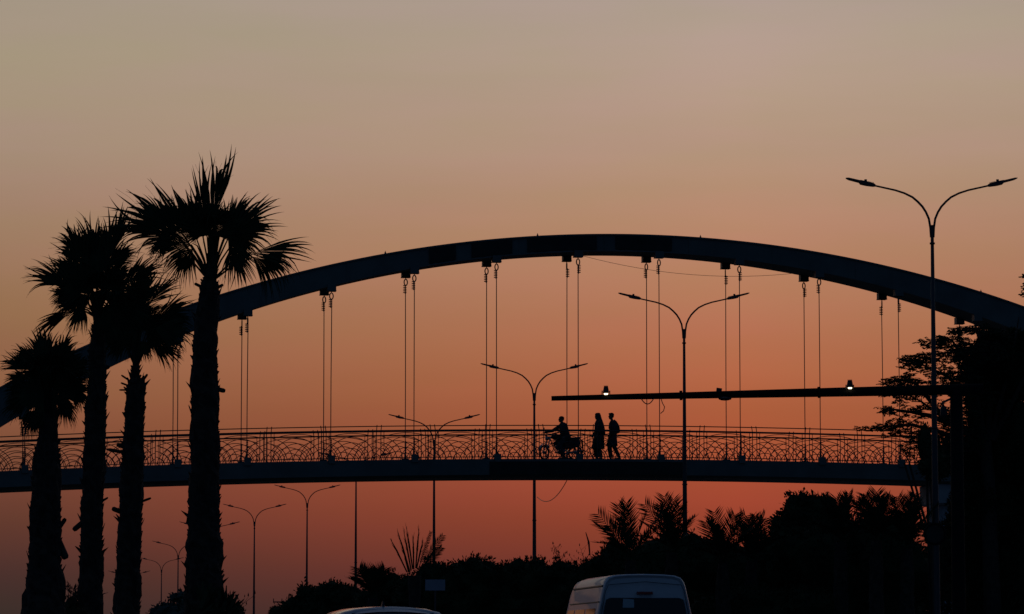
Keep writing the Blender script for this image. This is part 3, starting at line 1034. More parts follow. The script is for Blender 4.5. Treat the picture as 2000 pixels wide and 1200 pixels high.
date_palm('date palm with a feathery frond reaching left over the hedge', 1232, 1095, 101, 9, 115, 41, hero=((1164, 996), (1204, 966), (1222, 962), (1186, 1012)))
date_palm('date palm with two upright fronds left of the second lamp pole', 1312, 1078, 103, 9, 108, 42, hero=((1315, 953), (1254, 971), (1284, 968), (1330, 972), (1296, 960)))
date_palm('low date palm just right of the second lamp pole', 1412, 1100, 103, 10, 100, 43, hero=((1376, 1010), (1438, 986), (1394, 991), (1461, 996)))
date_palm('smaller date palm close left of the round headed tree', 1468, 1098, 105,  14, 104, 44, hero=((1496, 1000), (1462, 1002), (1500, 1036)))
date_palm('upright date palm right of the round headed tree', 1642, 1060, 103,  14, 104, 45, .8, hero=((1632, 958), (1655, 965), (1612, 985)))
date_palm('tallest date palm crown, nearly touching the underside of the deck', 1712, 1056, 101,  14, 108, 46, hero=((1672, 968), (1712, 952), (1742, 960), (1690, 960)))
date_palm('date palm partly in front of the bridge pier', 1772, 1072, 101,  14, 118, 47, .9, hero=((1786, 952), (1752, 962), (1790, 985), (1772, 958)))
date_palm('dwarf spiky palm growing out of the hedge above the car roof', 728, 1168, 108,  14, 62, 48, 1.0, .5, hero=((700, 1106), (755, 1104), (722, 1108), (738, 1106)))

# tall bare upright fronds above the hedge
fb = P(810, 1125, 106)
t = thing('upright_palm', 'clump of tall bare upright fronds rising from the hedge', 'palm tree', (fb.x, 106, 0))
rn = random.Random(9)
MB().tube([(0, 0, -.1), (0, 0, fb.z * .6), (0, 0, fb.z)], [.16, .15, .20], 10).build('trunk', 'bark', t)
for x0, y0, x1, y1, k_ in ((795, 1118, 762, 1052, 0), (800, 1115, 777, 1040, 0), (803, 1115, 789, 1041, 0), (806, 1112, 794, 1032, 0), (808, 1112, 807, 1050, 0),
                           (812, 1110, 818, 1032, 1), (814, 1110, 826, 1055, 0), (818, 1110, 840, 1040, 2), (822, 1108, 862, 1040, 3),
                           (824, 1112, 860, 1065, 3), (798, 1118, 788, 1078, 0), (826, 1110, 848, 1075, 0)):
    a_, e = P(x0, y0, 106) - Vector((fb.x, 106, 0)), P(x1, y1, 106) - Vector((fb.x, 106, 0))
    e.y += rn.uniform(-.3, .3)
    if k_ < 2:
        m1 = a_.lerp(e, .6) + Vector((0, 0, .03))
        b = MB().tube([a_, m1, e], [.022, .026, .006], 5)
        for j in range(14):
            s_ = rn.uniform(.35, 1)
            p = a_.lerp(e, s_)
            q = p + (e - a_).normalized() * rn.uniform(.12, .22) + Vector((rn.uniform(-.045, .045), rn.uniform(-.04, .04), 0))
            b.tube([p, q], [.009, .003], 3)
        b.build('frond', 'frond', t)
    else:
        dv = (e - a_)
        L = dv.length
        pinnate(a_, dv.normalized(), L * 1.04, .05 if k_ == 2 else .12, 900 + x1, .26 if k_ == 3 else .14, 20, .015, (.4, 1, .2)).build('frond', 'frond', t)
tag(MB().tube([P(1152, 1085, 111), P(1150, 1060, 111), P(1144, 1040, 111)], [.022, .03, .012], 5).build('bare_stalk', 'wood'),
    'single bare curved stalk sticking up beside the leftmost date palm', 'stalk')


# the big tree on the right
def spray(b, tw, p, dirv, L, rn, leaf=.09, n=9):
    e = p + dirv * L + Vector((0, 0, rn.uniform(-.06, .10)))
    tw.tube([p, p.lerp(e, .5) + Vector((0, 0, .03)), e], [.009, .006, .003], 4, cap=False)
    for j in range(n):
        s_ = .15 + .85 * j / n
        q = p.lerp(e, s_)
        for sg in (-1, 1):
            dv = (dirv + Vector((rn.uniform(-.5, .5), sg * rn.uniform(.3, 1.0), rn.uniform(-.55, .35)))).normalized()
            sv = Vector((rn.uniform(-1, 1), rn.uniform(-1, 1), rn.uniform(-1, 1)))
            sv = (sv - dv * sv.dot(dv)).normalized()
            l = leaf * rn.uniform(.7, 1.4)
            b.add([q, q + dv * l * .5 + sv * l * .24, q + dv * l, q + dv * l * .5 - sv * l * .24], [(0, 1, 2, 3)])


TD = 112.0
tb = P(1935, 1200, TD)
troot = Vector((tb.x, TD, 0))
t = thing('leafy_tree', 'big dark tree at the right edge with airy layered branches reaching over the bridge railing', 'tree', troot)
L_ = lambda px, py, dy=0.0: P(px, py, TD + dy) - troot
rn = random.Random(77)
MB().tube([(0, 0, -.2), (0.05, 0, 3), L_(1930, 940), L_(1925, 860)], [.34, .28, .22, .18], 12).build('trunk', 'wood', t)
fol, tw = MB(), MB()
limbs = [
    [(1925, 900), (1890, 850), (1840, 815), (1800, 785), (1770, 770)],
    [(1925, 880), (1895, 780), (1850, 735), (1800, 712), (1765, 705)],
    [(1925, 870), (1905, 760), (1880, 700), (1860, 665), (1835, 655)],
    [(1930, 870), (1935, 760), (1925, 700), (1915, 660), (1905, 645)],
    [(1900, 880), (1840, 845), (1780, 830), (1730, 833), (1700, 836)],
    [(1895, 850), (1830, 800), (1790, 750), (1760, 742), (1738, 748)],
    [(1890, 840), (1815, 812), (1780, 805), (1745, 800), (1725, 795)],
    [(1935, 860), (1960, 760), (1975, 700), (1985, 650), (1990, 620)],
    [(1940, 860), (1990, 760), (2030, 680), (2040, 600), (2030, 560)],
]
for i, lm in enumerate(limbs):
    dy = rn.uniform(-1.2, 1.2)
    pts = [L_(x, y, dy * j / 4) for j, (x, y) in enumerate(lm)]
    tw.tube(pts, [.11, .075, .05, .032, .012], 7)
pads = [(1700, 836, 26, 5, 26), (1725, 832, 34, 8, 60), (1752, 826, 34, 10, 70), (1735, 803, 22, 6, 30), (1760, 800, 30, 12, 60), (1785, 812, 30, 14, 60),
        (1728, 797, 12, 4, 12), (1740, 768, 30, 5, 26), (1765, 778, 30, 8, 50), (1745, 745, 26, 7, 60), (1768, 740, 30, 10, 90), (1790, 748, 34, 8, 70),
        (1775, 705, 22, 8, 60), (1795, 698, 30, 10, 110), (1785, 720, 26, 8, 60), (1818, 705, 34, 14, 110), (1805, 668, 16, 5, 26), (1835, 672, 34, 9, 110),
        (1858, 664, 36, 8, 120), (1868, 650, 20, 4, 26), (1890, 645, 34, 7, 90), (1920, 642, 40, 10, 110), (1850, 692, 40, 10, 110), (1880, 690, 44, 14, 130),
        (1912, 678, 40, 14, 130), (1945, 665, 36, 20, 150), (1840, 728, 40, 12, 110), (1875, 732, 46, 16, 150), (1905, 735, 40, 30, 330), (1900, 700, 34, 20, 200), (1915, 780, 34, 40, 260), (1935, 690, 30, 24, 200), (1890, 690, 30, 26, 260), (1880, 760, 26, 26, 200), (1868, 830, 24, 40, 240), (1870, 880, 26, 30, 240), (1842, 868, 24, 26, 200), (1905, 840, 26, 40, 200), (1835, 750, 44, 8, 90),
        (1800, 770, 40, 8, 60), (1815, 795, 30, 14, 60), (1850, 800, 20, 22, 60), (1850, 845, 22, 30, 120), (1790, 850, 14, 16, 24), (1778, 880, 12, 22, 34),
        (1782, 860, 18, 20, 26), (1858, 880, 24, 24, 160), (1762, 838, 30, 8, 40), (1738, 848, 24, 4, 18), (1770, 850, 12, 6, 10)]
for px, py, rx, ry, n in pads:
    dyb = rn.uniform(-1.4, 1.4)
    c = L_(px, py, dyb)
    for j in range(int(n * .52)):
        a_ = rn.uniform(0, 2 * pi)
        rr_ = math.sqrt(rn.random())
        q = L_(px + rx * rr_ * cos(a_) + 6, py + ry * rr_ * sin(a_) + 2, dyb + rn.uniform(-.9, .9))
        an = rn.gauss(pi, .8)
        dv = Vector((cos(an), sin(an) * .9, rn.uniform(-.25, .15))).normalized()
        spray(fol, tw, q, dv, rn.uniform(.16, .34), rn, .085, 5)
    if n > 20:
        near = min((p for lm in limbs for p in lm), key=lambda p: (p[0] - px - 20) ** 2 + (p[1] - py) ** 2)
        tw.tube([L_(near[0], near[1]), L_((near[0] + px) / 2, (near[1] + py) / 2 + 3, dyb / 2), c], [.022, .015, .007], 5)
for px, py, rx, ry in ((1945, 790, 62, 80), (1990, 730, 60, 85), (1930, 880, 62, 80), (2000, 850, 90, 110), (1930, 990, 100, 100), (2010, 980, 90, 120),
                       (1900, 1090, 120, 110), (2010, 1110, 110, 120), (1992, 682, 40, 42), (1925, 815, 30, 60), (1922, 735, 38, 62), (1935, 672, 26, 22), (1890, 900, 40, 50), (1905, 970, 45, 60), (1885, 1060, 50, 80), (1800, 1140, 90, 70), (1930, 1200, 110, 70), (2030, 1210, 110, 80), (2045, 692, 60, 56), (1955, 705, 30, 40)):
    c = L_(px, py, rn.uniform(.4, 1.6))
    r = (rx * TD / FPX, 1.5, ry * TD / FPX)
    blob_core(fol, c, (r[0] * .80, r[1] * .80, r[2] * .80), px * .1)
    leaves_on(fol, c, r, 4200, .12, px * .1, rn)
for px, py in ((2003, 545), (2006, 572), (2012, 560)):
    for j in range(9):
        spray(fol, tw, L_(px + U(-4, 14), py + U(-6, 6)), Vector((-1, U(-.4, .4), U(-.3, .3))).normalized(), U(.12, .3), rn, .09, 5)
tw.tube([L_(2040, 600), L_(2022, 570), L_(2004, 548)], [.03, .02, .008], 5).tube([L_(2022, 585), L_(2006, 573)], [.012, .006], 5)
fol.build('crown', 'leaf', t)
tw.build('branches', 'wood', t)

# ------------------------------------------------------------------ small roadside signs and mast
sd_ = 76.0
q = P(850, 1143, sd_)
t = thing('blank_sign', 'small pale rectangular sign half lost in the hedge above the car', 'sign', (q.x, sd_, 0))
MB().tube([(0, .03, -.2), (0, .03, q.z + .09)], .022, 8).build('post', 'pole', t)
MB().box((0, 0, q.z), (.42, .02, .23)).build('panel', 'sign', t)
q = P(1826, 1043, 97)
t = thing('round_sign', 'faint round traffic sign on a thin post in front of the pier', 'sign', (q.x, 97, 0))
MB().tube([(0, .04, -.2), (0, .04, q.z + .3)], .035, 8).build('post', 'pole', t)
rr = [[(a * cos(2 * pi * j / 28), y_, q.z + a * sin(2 * pi * j / 28)) for j in range(28)] for a, y_ in ((.31, .012), (.31, -.012))]
MB().loft(rr).build('disc', 'panel', t)
ring = MB().tube([(.275 * cos(2 * pi * j / 28), -.02, q.z + .275 * sin(2 * pi * j / 28)) for j in range(28)], .03, 6, closed=True)
ring.build('rim', 'gantry', t)
q = P(553, 1176, 150)
t = thing('aerial_mast', 'thin mast with a crossbar of small aerials left of the hedge', 'mast', (q.x, 150, 0))
MB().tube([(0, 0, -.2), (0, 0, q.z + .05)], .045, 6).tube([(.16, 0, -.2), (.16, 0, q.z)], .02, 5).build('mast', 'pole', t)
cb = MB().tube([(-.42, 0, q.z), (.50, 0, q.z)], .028, 5)
for x, h_ in ((-.40, .14), (-.05, .14), (.2, .09), (.48, .22)):
    cb.tube([(x, 0, q.z - .03), (x, 0, q.z + h_)], .018, 5)
cb.tube([(-.25, 0, q.z - .02), (0, 0, q.z - .22), (.16, 0, q.z - .02)], .015, 4)
for j in range(6):
    cb.tube([(0, 0, q.z - .25 * j), (.16, 0, q.z - .25 * j - .25)], .01, 4)
cb.build('crossbar', 'pole', t)


# ------------------------------------------------------------------ vehicles
def wheel(root, x, y, r, wd):
    t_ = []
    for yy, a in ((-wd / 2, r * .62), (-wd / 2, r * .93), (-wd * .35, r), (wd * .35, r), (wd / 2, r * .93), (wd / 2, r * .62)):
        t_.append([(x + yy, y + a * cos(2 * pi * j / 24), r + a * sin(2 * pi * j / 24)) for j in range(24)])
    w_ = MB().loft(t_, cap=False).build('wheel', 'rubber', root, smooth=True)
    rm = MB()
    rm.loft([[(x + yy, y + a * cos(2 * pi * j / 20), r + a * sin(2 * pi * j / 20)) for j in range(20)] for yy, a in
             ((-wd * .42, r * .61), (-wd * .3, r * .2), (wd * .3, r * .2), (wd * .42, r * .61))])
    rm.build('rim', 'chrome', w_)


def section(y, prof, lean=0.0, sc=1.0):
    """closed ring at y from (halfwidth, z) profile, bottom to top"""
    L = [(-w_ * sc, y + lean * z, z) for w_, z in prof]
    Rt = [(w_ * sc, y + lean * z, z) for w_, z in reversed(prof)]
    return L + Rt


def panel_on(secf, pts, thick):
    pass


# white high-roof van, rear towards the camera (local +y is forward)
vd = 68.0
vp = P(1260, 1200, vd)
van = thing('white_van', 'white high roofed van seen from behind, black rear window with a pale sticker', 'van', (vp.x, vd, 0), R(8.0))
vprof = [(.80, .36), (.95, .45), (.995, .9), (1.0, 1.25), (.965, 1.7), (.915, 2.05), (.845, 2.38), (.80, 2.58), (.765, 2.68), (.70, 2.765), (.58, 2.805), (.35, 2.825), (.0, 2.832)]


def vsec(y, k=1.0, top=1.0, inset=0.0):
    out = []
    for w_, z in vprof:
        zz = z if z < 1.0 else 1.0 + (z - 1.0) * top
        out.append(((w_ - inset) * k if w_ > .01 else 0.0, zz))
    L = [(-w_, y, z) for w_, z in out]
    Rr_ = [(w_, y, z) for w_, z in reversed(out[:-1])]
    return L + Rr_


body = MB()
rings = [vsec(.06, .93, .96), vsec(.02, .97, .985), vsec(.0 + .06, .992, .997), vsec(.25), vsec(1.5), vsec(3.2), vsec(3.75, 1, .985), vsec(4.1, .985, .93),
         vsec(4.7, .97, .62), vsec(5.1, .95, .25), vsec(5.35, .88, .12), vsec(5.45, .75, .02)]
vbody = body.loft(rings).build('body', 'white', van, smooth=True)
md = vbody.modifiers.new('edge', 'EDGE_SPLIT')
md.split_angle = R(38)


def quadpanel(name, pts, m, parent, th=.012, nrm=(0, -1, 0), smooth=False):
    n_ = Vector(nrm).normalized() * th
    k = len(pts)
    v = [Vector(p) for p in pts] + [Vector(p) + n_ for p in pts]
    fs = [tuple(range(k, 2 * k)), tuple(range(k))[::-1]] + [(i, (i + 1) % k, (i + 1) % k + k, i + k) for i in range(k)]
    return MB().add(v, fs).build(name, m, parent)


rw = [(-.80, .045, 1.45), (.80, .045, 1.45), (.835, .045, 1.62), (.79, .045, 2.12), (.74, .045, 2.34), (.66, .045, 2.375), (-.66, .045, 2.375), (-.74, .045, 2.34), (-.79, .045, 2.12), (-.835, .045, 1.62)]
rwin = quadpanel('rear_window', rw, 'glass', van, .04)
quadpanel('window_sticker', [(-.43, .002, 2.19), (-.21, .002, 2.19), (-.215, .002, 2.345), (-.42, .002, 2.36)], 'sticker', rwin, .003)
MB().tube([(-.62, -.012, 1.55), (0, -.03, 1.75)], .010, 5).build('wiper', 'plast', rwin)
rd = MB()
for s_ in (-1, 1):
    rd.tube([(s_ * .87, .015, .85), (s_ * .905, .015, 1.3), (s_ * .875, .015, 1.8), (s_ * .82, .015, 2.15), (s_ * .755, .015, 2.5)], .006, 5)
rd.tube([(-.755, .015, 2.5), (-.70, .015, 2.62), (0, .015, 2.68), (.70, .015, 2.62), (.755, .015, 2.5)], .006, 5)
rd.build('tailgate_seam', 'plast', van)
bl = MB().loft([[(-.155, .03, 2.435), (.155, .03, 2.435), (.155, .03, 2.495), (-.155, .03, 2.495)], [(-.14, -.035, 2.445), (.14, -.035, 2.445), (.14, -.035, 2.485), (-.14, -.035, 2.485)]])
bl.build('brake_light', 'red', van)
quadpanel('number_plate', [(-.26, .0, .98), (.26, .0, .98), (.26, .0, 1.10), (-.26, .0, 1.10)], 'line', van, .02)
for s_ in (-1, 1):
    MB().box((s_ * .93, .06, 1.25), (.12, .14, .50)).build('tail_light', 'red', van)
MB().box((0, -.02, .55), (1.86, .22, .20)).build('bumper', 'plast', van)
MB().tube([(-.18, -.03, 1.22), (0, -.045, 1.22), (.18, -.03, 1.22)], .016, 6).build('door_handle', 'chrome', van)


def side_pt(y, z, s_, out=.006):
    for (w0, z0), (w1, z1) in zip(vprof[:-1], vprof[1:]):
        if z0 <= z <= z1:
            return Vector((s_ * (w0 + (w1 - w0) * (z - z0) / (z1 - z0) + out), y, z))
    return Vector((s_ * out, y, z))


for s_ in (-1, 1):
    for y0, y1 in ((.35, 1.45), (1.6, 2.75), (2.9, 3.75)):
        zs = [1.5, 1.7, 1.9, 2.05, 2.18]
        b = MB()
        b.add([side_pt(y_, z, s_) for z in zs for y_ in (y0, y1)], [(2 * i, 2 * i + 1, 2 * i + 3, 2 * i + 2) for i in range(len(zs) - 1)])
        b.add([side_pt(y_, z, s_, -.01) for z in zs for y_ in (y0, y1)], [(2 * i, 2 * i + 1, 2 * i + 3, 2 * i + 2) for i in range(len(zs) - 1)])
        b.build('side_window', 'glass', van)
    tr = MB()
    for z in (2.60, 2.30, 1.40):
        tr.tube([side_pt(y_, z, s_) for y_ in (.1, 1.2, 2.4, 3.6)], .013 if z != 2.60 else .02, 5)
    tr.build('side_trim', 'plast', van)
    m_ = MB().ball((s_ * 1.13, 4.25, 1.85), (.09, .05, .16), 10, 8).tube([(s_ * .93, 4.3, 1.75), (s_ * 1.1, 4.26, 1.8)], .02, 6)
    m_.build('door_mirror', 'plast', van)
    for y_ in (.95, 4.25):
        wheel(van, s_ * .85, y_, .35, .22)
quadpanel('windscreen', [(-.72, 4.30, 2.50), (.72, 4.30, 2.50), (.84, 4.90, 1.62), (-.84, 4.90, 1.62)], 'glass', van, .06, (0, .8, .6))

# silver white tall car, rear towards the camera
cd = 44.0
cp = P(772, 1200, cd)
car = thing('white_car', 'white car roof and rear window at the bottom edge, short aerial on top', 'car', (cp.x, cd, 0), R(9))
cprof = [(.70, .30), (.86, .36), (.92, .6), (.925, .9), (.90, 1.10), (.84, 1.35), (.77, 1.58), (.70, 1.735), (.62, 1.80), (.45, 1.845), (.22, 1.865), (.0, 1.872)]


def csec(y, k=1.0, top=1.0, z0=1.05):
    out = [((w_ * k) if w_ > .01 else 0.0, z if z < z0 else z0 + (z - z0) * top) for w_, z in cprof]
    return [(-w_, y, z) for w_, z in out] + [(w_, y, z) for w_, z in reversed(out[:-1])]


cb_ = MB().loft([csec(-.12, .90, .05), csec(-.10, .97, .08), csec(.02, .99, .45), csec(.16, .985, .80), csec(.30, .985, .955), csec(.5, .985, .985), csec(1.1), csec(1.9, 1, 1.0),
                 csec(2.5, 1, .93), csec(3.0, .995, .62), csec(3.5, .99, .22), csec(4.0, .97, .08), csec(4.4, .92, -.02), csec(4.55, .8, -.1)])
cbody = cb_.build('body', 'silver', car, smooth=True)
md = cbody.modifiers.new('edge', 'EDGE_SPLIT')
md.split_angle = R(38)
crw = quadpanel('rear_window', [(-.70, .0, 1.20), (.70, .0, 1.20), (.60, .24, 1.70), (.50, .285, 1.755), (0, .31, 1.775), (-.50, .285, 1.755), (-.60, .24, 1.70)], 'glass', car, .05, (0, -.9, .42))
MB().tube([(0, -.05, 1.22), (.45, .02, 1.36)], .008, 5).build('wiper', 'plast', crw)
MB().loft([[(-.022, .45, 1.84), (.022, .45, 1.84), (.022, .62, 1.84), (-.022, .62, 1.84)], [(-.010, .47, 1.925), (.010, .47, 1.925), (.010, .52, 1.925), (-.010, .52, 1.925)]],
          ).build('roof_aerial', 'plast', car, loc=(-.09, 0, 0))
sp_ = MB().loft([[(x, .17 + .06 * (x / .6) ** 2, 1.795 - .05 * (x / .6) ** 2), (x, .40, 1.862 - .07 * (x / .6) ** 2), (x, .40, 1.835 - .07 * (x / .6) ** 2)] for x in (-.60, -.4, -.2, 0, .2, .4, .60)])
sp_.build('roof_spoiler', 'silver', car)
for s_ in (-1, 1):
    for y0, y1 in ((.45, 1.05), (1.12, 1.9), (1.98, 2.6)):
        pts = []
        for z in (1.16, 1.35, 1.55, 1.66):
            for y_ in (y0 + (.0 if y0 > .5 else (z - 1.16) * .15), y1):
                for (w0, z0), (w1, z1) in zip(cprof[:-1], cprof[1:]):
                    if z0 <= z <= z1:
                        pts.append((s_ * (w0 + (w1 - w0) * (z - z0) / (z1 - z0) + .006), y_, z))
                        break
        MB().add(pts, [(2 * i, 2 * i + 1, 2 * i + 3, 2 * i + 2) for i in range(3)]).build('side_window', 'glass', car)
    MB().box((s_ * .80, -.08, .95), (.20, .10, .22)).build('tail_light', 'red', car)
    MB().ball((s_ * 1.0, 2.75, 1.12), (.10, .06, .08), 10, 6).build('door_mirror', 'silver', car)
    for y_ in (.75, 3.45):
        wheel(car, s_ * .80, y_, .34, .22)
quadpanel('number_plate', [(-.26, -.12, .78), (.26, -.12, .78), (.26, -.12, .90), (-.26, -.12, .90)], 'line', car, .02)
MB().box((0, -.12, .48), (1.70, .14, .20)).build('bumper', 'plast', car)
quadpanel('windscreen', [(-.62, 2.62, 1.70), (.62, 2.62, 1.70), (.74, 3.25, 1.25), (-.74, 3.25, 1.25)], 'glass', car, .06, (0, .6, .8))


# ------------------------------------------------------------------ people
def remesh(b, name, m, parent, voxel=.007, smooth=2):
    me = bpy.data.meshes.new(name)
    me.from_pydata(b.v, [], b.f)
    o = bpy.data.objects.new(name, me)
    C.objects.link(o)
    r = o.modifiers.new('r', 'REMESH')
    r.mode = 'VOXEL'
    r.voxel_size = voxel
    r.use_smooth_shade = True
    s_ = o.modifiers.new('s', 'SMOOTH')
    s_.iterations = smooth
    s_.factor = .5
    dg = bpy.context.evaluated_depsgraph_get()
    me2 = bpy.data.meshes.new_from_object(o.evaluated_get(dg))
    me2.name = name
    o.modifiers.clear()
    o.data = me2
    me2.materials.clear()
    me2.materials.append(M[m])
    o.parent = parent
    return o


def limb(b, pts, rs, n=12):
    """tapered capsule chain"""
    b.tube(pts, rs, n)
    for p, r in zip(pts, rs):
        b.ball(p, r * 1.0, 12, 8)


def hand(b, w_, dv, palm, sidev, curl=.5):
    """palm + five separate bent fingers; dv = direction of fingers, palm = palm normal, sidev = thumb side"""
    dv, palm, sidev = dv.normalized(), palm.normalized(), sidev.normalized()
    rot = Matrix((sidev, palm, dv)).transposed()
    b.ball(w_ + dv * .05, (.040, .016, .052), 12, 8, rot)
    for i, (o, L) in enumerate(((.030, .070), (.011, .080), (-.009, .075), (-.028, .058))):
        p0 = w_ + dv * .088 + sidev * o
        p1 = p0 + (dv + palm * curl * .5) .normalized() * L * .42
        p2 = p1 + (dv * (1 - curl * .6) + palm * curl * 1.2).normalized() * L * .33
        p3 = p2 + (dv * (1 - curl * 1.3) + palm * curl * 1.8).normalized() * L * .28
        limb(b, [p0 - dv * .02, p0, p1, p2, p3], [.0098, .0095, .0088, .0082, .0070], 8)
    q0 = w_ + dv * .028 + sidev * .030
    q1 = q0 + (sidev * .8 + dv * .6 + palm * .3).normalized() * .038
    q2 = q1 + (sidev * .3 + dv * .9 + palm * .4).normalized() * .030
    limb(b, [q0, q1, q2], [.013, .0105, .0085], 8)


def head(b, c, fwd, tilt=0.0):
    """head with brow, nose, mouth, chin, ears; fwd = facing direction in the plane"""
    f = fwd.normalized()
    up = Vector((0, 0, 1))
    up = (Matrix.Rotation(tilt, 3, f.cross(up)) @ up)
    f = up.cross(f).cross(up).normalized()
    sd = up.cross(f)
    rot = Matrix((f, sd, up)).transposed()
    w = lambda x, y, z: c + f * x + sd * y + up * z
    b.ball(w(-.012, 0, .035), (.096, .076, .092), 16, 12, rot)
    b.ball(w(.028, 0, -.035), (.062, .058, .078), 14, 10, rot)
    b.ball(w(.055, 0, -.088), (.028, .026, .022), 10, 8, rot)
    b.ball(w(.075, 0, .025), (.018, .050, .016), 10, 6, rot)
    b.tube([w(.084, 0, .018), w(.104, 0, -.022), w(.088, 0, -.034)], [.009, .015, .010], 8)
    b.ball(w(.082, 0, -.055), (.012, .024, .007), 8, 6, rot)
    b.ball(w(.080, 0, -.068), (.012, .021, .008), 8, 6, rot)
    for s_ in (-1, 1):
        b.ball(w(.070, s_ * .030, .008), (.014, .014, .011), 8, 6, rot)
        b.ball(w(-.008, s_ * .078, -.008), (.020, .009, .032), 8, 6, rot)
        b.ball(w(.045, s_ * .045, -.020), (.026, .018, .026), 8, 6, rot)


def foot(b, ankle, fwd, L=.25):
    f = fwd.normalized()
    limb(b, [ankle + Vector((0, 0, .0)), ankle - f * .05 + Vector((0, 0, -.045))], [.036, .034], 10)
    rot = Matrix((f, Vector((0, 0, 1)).cross(f), Vector((0, 0, 1)))).transposed()
    b.ball(ankle + f * .07 + Vector((0, 0, -.052)), (L * .52, .044, .034), 14, 8, rot)
    b.ball(ankle + f * .13 + Vector((0, 0, -.062)), (.075, .046, .024), 12, 8, rot)


def ellring(c, rx, ry, n=24, tilt=0.0, wob=0.0, ph=0.0):
    out = []
    for k in range(n):
        a = 2 * pi * k / n
        g = 1 + wob * sin(5 * a + ph) + wob * .6 * sin(9 * a + ph * 2)
        out.append((c[0] + rx * g * cos(a), c[1] + ry * g * sin(a), c[2] + tilt * cos(a)))
    return out


V = Vector
dk = lambda s: deck_z(s)


def at_bridge(px, off):
    s, _ = BR(px, 885, off)
    q = BW(s, off, deck_z(s))
    return q


# --- person in a head scarf and long loose tunic, walking left
t = thing('person', 'person in a head scarf and long loose tunic walking left on the bridge',
          'person', at_bridge(1169, .45), AB)
t.scale = (1.0, 1.05, 1.045)
f = V((-1, 0, 0))
b = MB()
hc = V((-.035, 0, 1.60))
head(b, hc, f, .06)
limb(b, [V((0, 0, 1.33)), V((-.015, 0, 1.52))], [.060, .052])
b.ball((.0, 0, 1.30), (.115, .19, .16), 16, 10)
b.ball((.0, 0, 1.10), (.11, .15, .20), 16, 10)
b.ball((.01, 0, .93), (.125, .165, .14), 16, 10)
for s_, kn, an in ((-1, V((-.05, -.09, .50)), V((.07, -.09, .10))), (1, V((-.07, .09, .50)), V((-.07, .09, .09)))):
    limb(b, [V((.01, s_ * .09, .90)), kn, an], [.090, .060, .038])
    foot(b, an, f)
sh, el_, wr = V((.0, -.19, 1.40)), V((.05, -.22, 1.12)), V((-.08, -.20, .92))
limb(b, [sh, el_, wr], [.052, .042, .028])
hand(b, wr, V((-.5, .1, -.8)), V((0, 1, 0)), V((-.8, 0, .5)), .5)
sh, el_, wr = V((.0, .19, 1.40)), V((.0, .23, 1.12)), V((-.14, .19, .95))
limb(b, [sh, el_, wr], [.052, .042, .028])
hand(b, wr, V((-.6, -.1, -.7)), V((0, -1, 0)), V((-.8, 0, .5)), .5)
remesh(b, 'body', 'skin', t)
k = MB()
rr = [ellring((.01, 0, 1.45), .075, .13), ellring((.01, 0, 1.38), .13, .225), ellring((.01, 0, 1.25), .155, .24, wob=.02), ellring((.02, 0, 1.05), .165, .225, wob=.03, ph=1),
      ellring((.015, 0, .88), .195, .23, wob=.03, ph=2), ellring((.0, 0, .70), .215, .24, wob=.04, ph=2.5), ellring((-.02, 0, .55), .24, .25, wob=.05, ph=3, tilt=.0),
      ellring((-.035, 0, .43), .265, .26, wob=.06, ph=3.2, tilt=-.01), ellring((-.03, 0, .425), .255, .25, wob=.06, ph=3.2, tilt=-.01)]
k.loft(rr)
for s_, e, w_ in ((-1, V((.05, -.22, 1.12)), V((-.07, -.20, .95))), (1, V((.0, .23, 1.12)), V((-.13, .19, .97)))):
    k.tube([V((.0, s_ * .17, 1.40)), e, w_], [.085, .072, .060], 12)
k.build('tunic', 'cloth1', t, smooth=True)
k = MB()
for s_, kn, an in ((-1, V((-.05, -.09, .50)), V((.07, -.09, .10))), (1, V((-.07, .09, .50)), V((-.07, .09, .09)))):
    k.loft([ellring(V((.01, s_ * .08, .86)), .12, .10), ellring(kn, .105, .095, wob=.03), ellring(kn.lerp(an, .6), .10, .085, wob=.04, ph=1), ellring(an + V((0, 0, .03)), .085, .075, wob=.03), ellring(an + V((0, 0, .035)), .075, .065)])
k.build('trousers', 'cloth1', t, smooth=True)
k = MB()
k.loft([ellring((.00, 0, 1.745), .02, .02), ellring((-.02, 0, 1.735), .075, .062), ellring((-.028, 0, 1.70), .105, .088), ellring((-.015, 0, 1.63), .118, .098, wob=.02), ellring((.015, 0, 1.57), .105, .097, wob=.02),
        ellring((.03, 0, 1.51), .105, .11, wob=.03, tilt=.01), ellring((.03, 0, 1.45), .13, .17, wob=.03, ph=1), ellring((.02, 0, 1.36), .165, .24, wob=.03, ph=2), ellring((.035, 0, 1.22), .185, .265, wob=.04, ph=2.3),
        ellring((.05, 0, 1.05), .20, .26, wob=.05, ph=2.6), ellring((.055, 0, .98), .20, .25, wob=.06, ph=2.8, tilt=-.06), ellring((.055, 0, .985), .19, .24, wob=.06, ph=2.8, tilt=-.06)])
k.build('shawl', 'cloth2', t, smooth=True)

